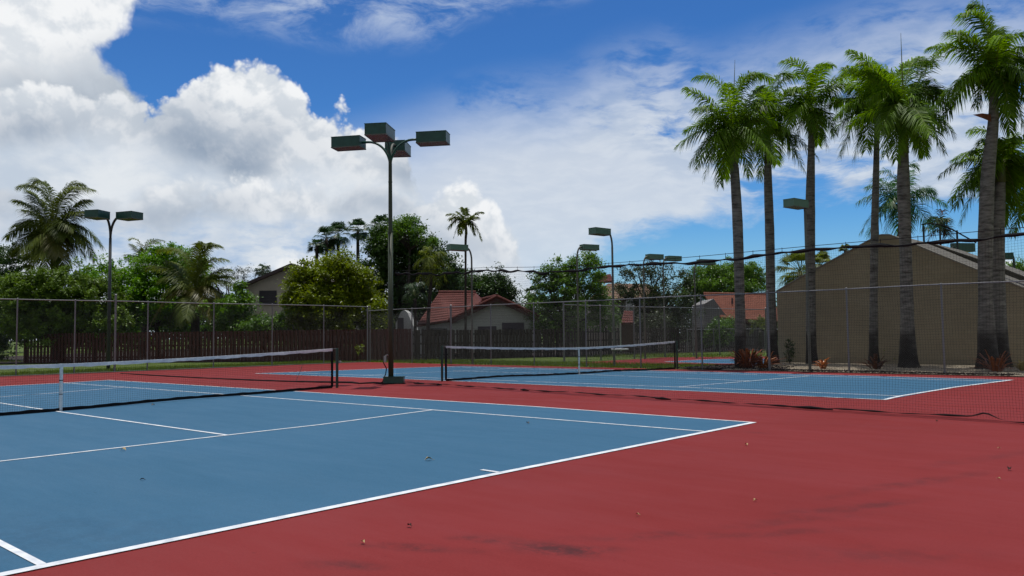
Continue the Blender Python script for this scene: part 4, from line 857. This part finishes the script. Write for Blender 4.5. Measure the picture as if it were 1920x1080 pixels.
palm('slender_palm', 'very thin tall palm with a small open crown above the white house', 50, [(873, 680, 5), (873, 600, 4.2), (873, 500, 4), (873, 455, 4.5), (874, 438, 5)], (874, 418),
     [(838, 402, 0, .5), (841, 428, .3, .9), (850, 447, -.2, 1.0), (906, 398, 0, .5), (904, 452, .2, 1.1), (896, 408, -.4, .5), (858, 397, .3, .3), (882, 392, .4, .2), (890, 440, -.3, .9), (862, 440, .5, .8), (842, 412, .5, .7)],
     P_COCO, 'slender palms', 44, N=22, ll=.44, auto=0, shaft=True, w=.06, droop=.6, sr=.02, plume=.2, tw=M_BARK)
palm('slender_palm', 'thin palm in the shade of the big dark tree, left of the white house', 52, [(803, 680, 9), (803, 600, 7), (807, 540, 6), (808, 515, 6)], (809, 495),
     [(775, 500, 0, .8), (782, 530, .3, 1.0), (790, 470, -.3, .5), (812, 462, .2, .2), (835, 475, 0, .6), (845, 505, -.3, .9), (838, 530, .4, 1.0), (800, 535, -.5, .7), (822, 540, .4, .8)],
     P_COCO, 'slender palms', 45, N=26, ll=.55, auto=2, alen=1.2, shaft=False, w=.035, tw=M_BARK)
palm('slender_palm', 'faint thin trunked palm left of the white house, deep in shade', 53, [(780, 680, 7), (779, 620, 6), (778, 560, 6)], (778, 548),
     [(755, 560, 0, .6), (762, 535, .3, .4), (800, 560, 0, .6), (792, 530, .2, .4)], P_FAR, 'slender palms', 46, N=20, ll=.5, auto=3, alen=1.2, shaft=False, tw=M_BARK)
palm('shade_palm', 'small feathery palm beside the first royal palm, before the orange roof', 56, [(1425, 690, 8), (1425, 620, 6)], (1424, 612),
     [(1405, 600, 0, .4), (1410, 622, 0, .6), (1445, 600, 0, .4), (1442, 625, 0, .6), (1425, 590, 0, .1)], P_COCO, None, 47, N=20, ll=.4, auto=2, alen=.9, shaft=False)
def fanpalm(label, D, u, v, Rp, group, seed, tv=None, tip=None, base_u=None):
    rn = random.Random(seed); B = gd(base_u or u, D); t = empty('fan_palm', B, label, 'palm tree', group); k = D/F; R = Rp*k*1.3; c = PD(u, v, D)
    ptrunk(t, [B-[0, 0, .1], (B+c)/2, c], [.22, .17, .14], M_BARK, 10)
    mb = MB()
    for i in range(26):
        a = rn.uniform(0, 6.283); e = rn.uniform(-1.0, 1.3); d = np.array([math.cos(a)*math.cos(e), math.sin(a)*math.cos(e), math.sin(e)]); p = c+d*R*.45*rn.uniform(.8, 1.2)
        mb.tube([c, p], .015, 4); s = np.cross(d, UP); s /= np.linalg.norm(s)+1e-6; nu = np.cross(s, d)
        for j in range(19):
            b = (j-9)/9*1.35; q = d*math.cos(b)+s*math.sin(b); l = R*.62*rn.uniform(.8, 1.05)*(1-.15*abs(b)); w_ = np.cross(q, nu)*.035
            mm = p+q*l*.6; mb.add([p, mm+w_, mm+q*l*.4-UP*l*.42, mm-w_], [(0, 1, 2, 3)])
    mb.build('crown', P_FAR if D > 60 else P_COCO, t); return t
GF = 'fan palms on the skyline'
fanpalm('leftmost of the fan palms above the yellow green tree', 78, 612, 447, 26, GF, 51)
fanpalm('fan palm right beside its leftmost twin, above the yellow green tree', 80, 634, 440, 24, GF, 52)
fanpalm('lowest dark fan palm just behind the top of the yellow green tree', 77, 594, 462, 16, GF, 53)
fanpalm('fan palm with a lighter trunk between the twins and the largest dark tree', 78, 671, 432, 22, GF, 54)
fanpalm('fan palm half merged into the left top of the largest dark tree', 76, 715, 425, 22, GF, 55)
fanpalm('tiny fan palm peeking over the roof slope of the tan gabled house', 90, 493, 507, 14, GF, 56)
fanpalm('tiny fan palm right of the white house against the bright cloud', 85, 996, 552, 15, GF, 57)
fanpalm('large fan palm left of the lamp, showing over the left slope of the beige wall', 48, 1500, 508, 40, GF, 58)
fanpalm('fan palm right of the lamp, behind the left slope of the beige wall', 50, 1535, 500, 30, GF, 59)
fanpalm('very small fan palm tip above the left slope of the beige wall', 60, 1586, 470, 13, GF, 60)
# red leaved plants
M_RED1 = leafmat('red_bromeliad_leaves', (.09, .028, .008), (.36, .105, .020), .3, .4, .5, 3)
M_RED2 = leafmat('orange_bromeliad_leaves', (.20, .05, .012), (.50, .19, .03), .3, .4, .5, 3)
M_DULL = leafmat('dull_brown_leaves', (.05, .022, .012), (.13, .05, .02), .2, .6, .3, 3)
M_PALE = leafmat('pale_straw_leaves', (.25, .20, .07), (.45, .36, .14), .3, .5, .3, 3)
def rosette(label, u, D, R, n, m_, seed, spread=1.0, lean=0.0, w=.05):
    rn = random.Random(seed); B = gd(u, D); t = empty('bromeliad', B, label, 'bromeliad', 'red leaved plants in the gravel bed')
    mb = MB()
    for i in range(n):
        a = rn.uniform(0, 6.283); e = rn.uniform(.25, 1.35); l = R*rn.uniform(.6, 1.15); h = np.array([math.cos(a), math.sin(a), 0])*spread+DR*lean; q = B+h*rn.uniform(0, .25)*R
        sd = np.array([-math.sin(a), math.cos(a), 0])*w*rn.uniform(.7, 1.1); m1 = q+h*l*.35*math.cos(e)+UP*l*.55*math.sin(e)+UP*.05; m2 = q+h*l*.75*math.cos(e)+UP*l*.92*math.sin(e); e_ = q+h*l*1.05*math.cos(e)+UP*l*(1.0*math.sin(e)-.10)
        nn_ = UP*w*.35
        mb.add([q-sd*.5, q+sd*.5, m1+sd+nn_, m1-nn_*0, m1-sd+nn_, m2+sd*.8, m2-sd*.8, e_], [(0, 1, 2, 3), (0, 3, 4), (4, 3, 2, 5, 6), (6, 5, 7)])
    mb.build('leaves', m_, t); return t
rosette('big cluster of red leaved plants in front of the first royal palm', 1400, 31.3, .88, 95, M_RED1, 61, 1.15)
rosette('orange tipped leafy clump at the right side of the big red cluster', 1428, 31.0, .66, 46, M_RED2, 62, 1.2, .3)
rosette('small bright orange plant in the gravel beside the single lamp pole', 1543, 29.8, .52, 26, M_RED2, 63, .8, -.1)
rosette('dull reddish plant leaning at the foot of the fourth royal palm', 1640, 29.2, .6, 34, M_DULL, 64, 1.0, -.1)
rosette('spiky red plant at the foot of the pair of royal palm trunks', 1866, 26.6, .8, 44, M_RED1, 65, 1.0, -.15, .03)
rosette('pale straw coloured plant at the right edge of the gravel bed', 1915, 27.0, .45, 30, M_PALE, 66, 1.0)
# ------------------------------------------------------------------ buildings
def sidemat(name, c, period, axis_z=True, col2=None, rough=.85, dark=.72):
    m, nt, out = newmat(name); L = nt.links; p = nd(nt, 'ShaderNodeBsdfPrincipled', i_Roughness=rough); p.inputs['Specular IOR Level'].default_value = .2
    tc = nd(nt, 'ShaderNodeTexCoord'); sz = nd(nt, 'ShaderNodeSeparateXYZ'); L.new(tc.outputs['Object'], sz.inputs[0])
    md = nd(nt, 'ShaderNodeMath', operation='MODULO'); md.inputs[1].default_value = period; L.new(sz.outputs[2], md.inputs[0])
    lt = nd(nt, 'ShaderNodeMapRange'); lt.inputs[1].default_value = 0; lt.inputs[2].default_value = period*.18; lt.inputs[3].default_value = dark; lt.inputs[4].default_value = 1; L.new(md.outputs[0], lt.inputs[0])
    no = nd(nt, 'ShaderNodeTexNoise', i_Scale=.9, i_Detail=7, i_Roughness=.65); L.new(tc.outputs['Object'], no.inputs['Vector'])
    mx = nd(nt, 'ShaderNodeMix', data_type='RGBA'); L.new(no.outputs[0], mx.inputs[0]); mx.inputs[6].default_value = (*[x*.82 for x in c], 1); mx.inputs[7].default_value = (*[x*1.15 for x in c], 1)
    ml = nd(nt, 'ShaderNodeVectorMath', operation='SCALE'); L.new(mx.outputs[2], ml.inputs[0]); L.new(lt.outputs[0], ml.inputs['Scale']); L.new(ml.outputs[0], p.inputs['Base Color'])
    bp = nd(nt, 'ShaderNodeBump', i_Strength=.3, i_Distance=.02); L.new(lt.outputs[0], bp.inputs['Height']); L.new(bp.outputs[0], p.inputs['Normal']); L.new(p.outputs[0], out.inputs[0]); return m
def blockmat(name, c):
    m, nt, out = newmat(name); L = nt.links; p = nd(nt, 'ShaderNodeBsdfPrincipled', i_Roughness=.9); p.inputs['Specular IOR Level'].default_value = .15
    tc = nd(nt, 'ShaderNodeTexCoord'); mp = nd(nt, 'ShaderNodeMapping'); mp.inputs['Rotation'].default_value = (math.pi/2, 0, 0); L.new(tc.outputs['Object'], mp.inputs[0])
    br = nd(nt, 'ShaderNodeTexBrick', i_Scale=1.0); br.inputs['Brick Width'].default_value = .40; br.inputs['Row Height'].default_value = .20; br.inputs['Mortar Size'].default_value = .008
    br.inputs['Color1'].default_value = (*c, 1); br.inputs['Color2'].default_value = (*[x*.93 for x in c], 1); br.inputs['Mortar'].default_value = (*[x*.78 for x in c], 1); L.new(mp.outputs[0], br.inputs['Vector'])
    no = nd(nt, 'ShaderNodeTexNoise', i_Scale=.7, i_Detail=8, i_Roughness=.7); L.new(tc.outputs['Object'], no.inputs['Vector'])
    mr = nd(nt, 'ShaderNodeMapRange'); mr.inputs[1].default_value = .3; mr.inputs[2].default_value = .7; mr.inputs[3].default_value = .84; mr.inputs[4].default_value = 1.08; L.new(no.outputs[0], mr.inputs[0])
    ml = nd(nt, 'ShaderNodeVectorMath', operation='SCALE'); L.new(br.outputs[0], ml.inputs[0]); L.new(mr.outputs[0], ml.inputs['Scale']); L.new(ml.outputs[0], p.inputs['Base Color'])
    nb = nd(nt, 'ShaderNodeTexNoise', i_Scale=60); L.new(tc.outputs['Object'], nb.inputs['Vector']); bp = nd(nt, 'ShaderNodeBump', i_Strength=.35, i_Distance=.01); L.new(nb.outputs[0], bp.inputs['Height']); L.new(bp.outputs[0], p.inputs['Normal'])
    L.new(p.outputs[0], out.inputs[0]); return m
M_BEIGE = blockmat('painted_block_wall', (.375, .315, .21))
M_COPING = mat('pale_coping', (.30, .28, .24), .8, .15, 4)
M_SHING = mat('grey_shingles', (.12, .113, .10), .95, .25, 14, bump=.6)
M_TAN = mat('tan_stucco', (.42, .375, .32), .9, .08, 2)
M_BRSH = mat('brown_roof_edge', (.085, .065, .065), .9, .2, 8)
M_SIDING = sidemat('pale_lap_siding', (.40, .42, .37), .20)
M_TILE = mat('red_clay_tiles', (.135, .036, .028), .8, .2, 4, col2=(.08, .024, .02), bump=.4)
M_TILEO = mat('orange_clay_tiles', (.24, .088, .055), .8, .15, 4, col2=(.17, .062, .04), bump=.4)
M_TANR = mat('tan_tile_roof', (.20, .13, .09), .85, .2, 6)
M_WHITE = mat('white_plaster', (.50, .51, .50), .85, .1, 3)
M_OPENSHADE = mat('opening_shade', (.012, .012, .016), .15, .2, 2, spec=.6)  # near-black colour painted for the shade inside house openings
M_SHUT = mat('dark_louvre', (.045, .038, .05), .6, .1, 5)
M_BLIND = mat('window_blinds', (.055, .05, .06), .5, .3, 3, stretch=(1, 1, 12))
M_FASC = mat('dark_fascia', (.06, .028, .022), .7, .2, 6)
GH = 'houses behind the fences'
def tiled(mb, a, b, c, d, nx_, ny_, th=.09, amp=.045):
    """roof slab a-b eave, d-c ridge, with rolls of tiles running up the slope"""
    a, b, c, d = [np.array(q, float) for q in (a, b, c, d)]; n = np.cross(b-a, d-a); n /= np.linalg.norm(n)
    if n[2] < 0: n = -n
    per = 4; cols = nx_*per; V = []
    for j in range(ny_*2+1):
        row = j//2; fy = min(1, (row + (j % 2))/ny_) if j < ny_*2 else 1.0; lift = (.0 if j % 2 else .032) if j < ny_*2 else 0
        for i in range(cols+1):
            fx = i/cols; p = (a*(1-fx)+b*fx)*(1-fy)+(d*(1-fx)+c*fx)*fy; V.append(p+n*(amp*abs(math.sin(math.pi*i/per))+lift))
    W_ = cols+1; fs = [(j*W_+i, j*W_+i+1, (j+1)*W_+i+1, (j+1)*W_+i) for j in range(ny_*2) for i in range(cols)]
    mb.add(V, fs); mb.prism([a-n*.02, b-n*.02, c-n*.02, d-n*.02], -n*th)
Z3 = lambda p, z: np.array([p[0], p[1], z])
# big beige wall
YW = 29.6
PW_ = [(1456, 547), (1500, 521), (1629, 452), (1652, 441), (1668, 441), (1700, 453), (1760, 478), (1835, 508), (1920, 541)]
tops = [PY(u, v, YW) for u, v in PW_]; xr = tops[-1][0]; sl_ = (tops[-1][2]-tops[5][2])/(tops[-1][0]-tops[5][0])
endx = xr+(tops[-1][2]-2.6)/(-sl_); tops.append(np.array([endx, YW, 2.6]))
t = empty('gabled_building', (tops[0][0], YW, 0), 'big windowless beige building with a gabled block wall behind the royal palms', 'building')
front = [np.array([tops[0][0], YW, -.1])]+tops+[np.array([endx, YW, -.1])]
mb = MB(); mb.prism(front[::-1], (0, 7.5, 0)); mb.build('wall', M_BEIGE, t)
mb = MB()
for a, b in zip(tops[:-1], tops[1:]):
    d = (b-a)/np.linalg.norm(b-a); n_ = np.array([-d[2], 0, d[0]]); mb.prism([a-[0, .05, 0], b-[0, .05, 0], b-[0, .05, 0]+n_*.045, a-[0, .05, 0]+n_*.045], (0, .14, 0))
mb.build('coping', M_COPING, t)
mb = MB()
for a, b in zip(tops[:-1], tops[1:]):
    d = (b-a)/np.linalg.norm(b-a); n_ = np.array([-d[2], 0, d[0]]); mb.prism([a+[0, .10, .012], b+[0, .10, .012], b+[0, .10, 0]+n_*.03, a+[0, .10, 0]+n_*.03], (0, 7.5, 0))
mb.build('roof', M_SHING, t)
# second, higher gable behind it
Y2 = YW+5.2
Q = [PY(u, v, Y2) for u, v in [(1690, 447), (1742, 463), (1745, 459), (1800, 478), (1860, 498), (1920, 522)]]
s2 = (Q[-1][2]-Q[2][2])/(Q[-1][0]-Q[2][0]); Q.append(np.array([Q[-1][0]+8, Y2, Q[-1][2]+8*s2]))
t = empty('rear_gable', (Q[0][0], Y2, 0), 'second beige gable with grey shingle edge, rising behind the right slope of the wall', 'building')
mb = MB(); mb.prism(([np.array([Q[0][0], Y2, 0])]+Q+[np.array([Q[-1][0], Y2, 0])])[::-1], (0, 5, 0)); mb.build('wall', M_BEIGE, t)
mb = MB()
for a, b in zip(Q[:-1], Q[1:]):
    mb.prism([a-[0, .12, .16], b-[0, .12, .16], b-[0, .12, -.02], a-[0, .12, -.02]], (0, .11, 0))
    mb.prism([a-[0, .16, -.03], b-[0, .16, -.03], b-[0, .16, -.10], a-[0, .16, -.10]], (0, 5.3, 0))
mb.build('roof_edge', M_SHING, t)
# tan house
D = 60; t = empty('tan_house', gd(520, D), 'tan stucco house with a dark sloping roof edge, half hidden by the yellow green tree', 'house', GH)
pts = [PD(u, v, D) for u, v in [(462, 640), (462, 531), (545, 497), (640, 545), (640, 640)]]
mb = MB(); mb.prism(pts, DF*7); mb.build('wall', M_TAN, t)
mb = MB()
for (a, b) in (((448, 535), (546, 493)), ((546, 493), (655, 549))):
    A, B = PD(*a, D-.5), PD(*b, D-.5); mb.prism([A, B, B-UP*.22, A-UP*.22], DF*8)
mb.build('roof', M_BRSH, t)
w = MB(); a = PD(486, 545, D-.03); b = PD(519, 570, D-.03); c = (a+b)/2; w.box(c, ((b-a)@DR/2, .02, (a[2]-b[2])/2), [DR, DF, UP]); fo = w.build('window', M_BLIND, t)
w = MB(); hx = (b-a)@DR/2; hz = (a[2]-b[2])/2
for k in range(5): w.box(c-DF*.035+UP*(hz-.18-k*.2), (hx-.04, .008, .012), [DR, DF, UP])
w.box(c-DF*.03-UP*(hz+.03), (hx+.06, .05, .03), [DR, DF, UP]); w.build('sill', M_SHUT, fo, org=t.location)
mb = MB(); A, B = PD(474, 603, D-1.8), PD(560, 603, D-1.8); mb.prism([A, B, B+UP*.25, A+UP*.25], DF*1.8); mb.build('porch_eave', M_WHITE, t)
mb = MB(); A, B = PD(474, 612, D-.2), PD(560, 612, D-.2); mb.box((A+B)/2-UP*.1, (1.6, .1, .35), [DR, DF, UP]); mb.build('porch_shade_panel', M_OPENSHADE, t)  # dark panel stands in for the shade under the porch eave
# white house with red roof
D = 52; t = empty('white_house', gd(930, D), 'white lap sided house with a red clay tile roof and front gable', 'house', GH)
g = [PD(u, v, D) for u, v in [(846, 660), (846, 601), (932, 562), (985, 586), (1012, 598), (1012, 660)]]
mb = MB(); mb.prism(g, DF*6-DR*1.2); mb.build('wall', M_SIDING, t)
dirn = DF*7-DR*1.6
rp = MB(); E0, R0, E1 = PD(783, 609, D+1.0), PD(932, 556, D-.45), PD(1012, 594, D-.45)
el_, rf_ = PD(843, 600, D-.45), PD(932, 556, D-.45)
tiled(rp, rf_, el_, el_+dirn, rf_+dirn, 14, 22); tiled(rp, E1, rf_, rf_+dirn, E1+dirn, 12, 22)
rp.tube([rf_+UP*.06, rf_+dirn+UP*.06], .11, 8); rp.tube([rf_+UP*.03, el_+UP*.05], .09, 8); rp.tube([rf_+UP*.03, E1+UP*.05], .09, 8)
rp.build('gable_roof', M_TILE, t)
rp = MB(); tiled(rp, PD(781, 610, D+.6), PD(850, 600, D+.2), PD(892, 549, D+4.2), PD(823, 549, D+4.6), 18, 12); rp.tube([PD(823, 548, D+4.6), PD(892, 548, D+4.2)], .12, 8)
tiled(rp, PD(850, 600, D+.2), PD(905, 575, D+.2), PD(905, 562, D+4.2), PD(892, 549, D+4.2), 8, 12); rp.build('main_roof', M_TILE, t)
mb = MB()
for A, B in ((rf_, el_), (rf_, E1)): mb.prism([A-UP*.12, B-UP*.12, B-UP*.32, A-UP*.32], DF*.10)
mb.build('fascia', M_FASC, t)
mb = MB(); A, B = PD(783, 613, D+.8), PD(846, 605, D+.8); mb.prism([Z3(A, 0), Z3(B, 0), B, A], DF*3); mb.build('side_wall', M_WHITE, t)
for (u0, v0, u1, v1) in ((896, 612, 931, 628), (941, 605, 983, 628)):
    a, b = PD(u0, v0, D-.03), PD(u1, v1, D-.03); c = (a+b)/2; w = MB(); w.box(c, ((b-a)@DR/2, .03, (a[2]-b[2])/2), [DR, DF, UP]); w.build('window', M_SHUT, t)
a, b = PD(790, 616, D+.7), PD(838, 630, D+.7); c = (a+b)/2; w = MB(); w.box(c, ((b-a)@DR/2, .03, (a[2]-b[2])/2), [DR, DF, UP]); w.build('carport_shade_panel', M_OPENSHADE, t)  # dark panel on the side wall, painted as the carport's shaded inside
# small white house left of it
D = 56; t = empty('small_white_house', gd(760, D), 'small greyish white house end just right of the four headed lamp pole', 'house', GH)
g = [PD(u, v, D) for u, v in [(742, 660), (742, 606), (752, 584), (758, 581), (764, 586), (781, 625), (781, 660)]]; mb = MB(); mb.prism(g, DF*4); mb.build('wall', M_WHITE, t)
a, b = PD(745, 596, D-.03), PD(757, 626, D-.03); c = (a+b)/2; w = MB(); w.box(c, ((b-a)@DR/2, .03, (a[2]-b[2])/2), [DR, DF, UP]); w.build('window', M_SHUT, t)
# tan roofed house in the middle
D = 72; t = empty('tan_roofed_house', gd(1165, D), 'house with a tan tile roof and pale chimney glimpsed behind the tallest single lamp', 'house', GH)
g = [PD(u, v, D) for u, v in [(1110, 650), (1110, 560), (1240, 560), (1240, 650)]]; mb = MB(); mb.prism(g, DF*6); mb.build('wall', M_TAN, t)
rp = MB(); tiled(rp, PD(1105, 560, D-1), PD(1250, 562, D-1), PD(1215, 533, D+4), PD(1140, 532, D+4), 30, 9); rp.build('roof', M_TANR, t)
rp = MB(); tiled(rp, PD(1108, 530, D+5), PD(1150, 528, D+5), PD(1145, 514, D+8), PD(1115, 518, D+8), 12, 6); rp.build('upper_roof', M_TILE, t)
mb = MB(); a = PD(1181, 574, D-3); mb.box(a, (.30, .3, .8), [DR, DF, UP]); mb.box(a+UP*.82, (.36, .36, .06), [DR, DF, UP]); mb.build('chimney', M_WHITE, t)
# little red roofed shelter and its white down pipe
D = 54; t = empty('red_roofed_lean_to', gd(1172, D), 'bit of red tiled roof with a white pipe, seen between the middle fence posts', 'shelter')
rp = MB(); tiled(rp, PD(1164, 606, D), PD(1188, 606, D), PD(1188, 584, D+1.5), PD(1170, 583, D+1.5), 6, 5); rp.build('roof', M_TILE, t)
mb = MB(); mb.prism([PD(1166, 660, D+.3), PD(1166, 606, D+.3), PD(1188, 606, D+.3), PD(1188, 660, D+.3)], DF*1.2); mb.build('wall', M_FASC, t)
a = PD(1162, 602, D-.1); mb = MB(); mb.tube([a, a-UP*.2+DR*.03, Z3(a+DR*.03, .2)], .045, 8); mb.build('down_pipe', M_WHITE, t)
# orange roofed house
D = 74; t = empty('orange_roofed_house', gd(1390, D), 'house with an orange clay tile roof behind the first and second royal palm trunks', 'house', GH)
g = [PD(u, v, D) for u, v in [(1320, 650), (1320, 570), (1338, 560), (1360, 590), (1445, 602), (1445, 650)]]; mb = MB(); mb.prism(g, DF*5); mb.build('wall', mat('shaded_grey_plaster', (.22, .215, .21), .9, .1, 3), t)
rp = MB(); tiled(rp, PD(1352, 596, D-.6), PD(1452, 602, D-.6), PD(1438, 553, D+5), PD(1319, 551, D+5), 40, 22); rp.tube([PD(1438, 552, D+5), PD(1319, 550, D+5)], .12, 8)
tiled(rp, PD(1452, 602, D-.6), PD(1470, 602, D+3), PD(1445, 560, D+6), PD(1438, 553, D+5), 10, 12); rp.build('roof', M_TILEO, t)
mb = MB(); A, B = PD(1352, 597, D-.6), PD(1452, 603, D-.6); mb.prism([A-UP*.08, B-UP*.08, B-UP*.34, A-UP*.34], DF*.1); mb.build('fascia', M_FASC, t)
a = PD(1373, 566, D+2.4); mb = MB(); mb.tube([a-UP*.2, a+UP*.35], .08, 8); mb.build('vent_pipe', M_SHUT, t)

# ------------------------------------------------------------------ small things on the courts
M_LEAF = mat('dry_brown_leaf', (.12, .075, .035), .8, .3, 30); M_LEAFP = mat('pale_dry_leaf', (.42, .32, .16), .8, .2, 30); M_LEAFD = mat('dark_dry_leaf', (.02, .015, .012), .8, .2, 30)
def dryleaf(u, v, s, m_, label, seed):
    rn = random.Random(seed); p = G(u, v); a = rn.uniform(0, 6.28); d = np.array([math.cos(a), math.sin(a), 0]); n = np.array([-d[1], d[0], 0]); z = .012
    t_ = []
    for k in range(7):
        f = k/6; c = p+d*s*(f-.5)+UP*(z+s*.28*math.sin(math.pi*f)*rn.uniform(.7, 1.1)); w = s*.30*math.sin(math.pi*min(.98, f+.05))+.001
        t_ += [c-n*w+UP*w*.7, c-UP*.002, c+n*w*.9+UP*w*rn.uniform(.1, .9)]
    mb = MB(); mb.add(t_, [(3*k+j, 3*k+j+1, 3*k+j+4, 3*k+j+3) for k in range(6) for j in range(2)]); mb.tube([p+d*s*.5+UP*z, p+d*s*.72+UP*(z+.006)], .0015, 4)
    o = mb.build('dry_leaf', m_, None, org=(p[0], p[1], 0)); tag(o, label, 'dry leaf', 'dry leaves lying on the courts')
for i, (u, v, s, m_, l) in enumerate([(804, 864.5, .085, M_LEAFP, 'curled pale and dark leaf on the near blue court, below the singles sideline'), (231, 846, .075, M_LEAFP, 'small tan leaf on the blue court just below the left service line'),
    (267, 902, .045, M_LEAFD, 'tiny dark leaf in the open blue area on the left'), (768, 989, .045, M_LEAFD, 'small dark and pale leaf on red ground in the lower middle'), (681, 1020, .04, M_LEAFP, 'tiny pale leaf on the red ground near the bottom, left of the dark stain'),
    (1400, 836, .06, M_LEAFP, 'yellow leaf on the red ground below the right corner of the near court'), (1416, 941, .035, M_LEAFP, 'pale speck of leaf on the open red ground right of the middle'), (1893, 882.5, .06, M_LEAFD, 'dark curled leaf on the red ground near the right edge'),
    (1873, 842, .035, M_LEAFP, 'tiny pale leaf beside the faint crack, upper right of the dark curled leaf'), (1757, 791, .06, M_LEAFD, 'little dark leaf just under the hem of the divider netting on the right'), (990, 795, .07, M_LEAF, 'small upright brown leaf on the blue alley of the near court'),
    (287, 761, .08, M_LEAF, 'brown leaf lying against the foot of the near net'), (1873, 900, .03, M_LEAFP, 'yellowish fleck below the dark curled leaf near the right edge'), (1196, 968, .03, M_LEAFP, 'smallest pale fleck on the red ground in the lower middle right')]):
    dryleaf(u, v, s, m_, l, 100+i)
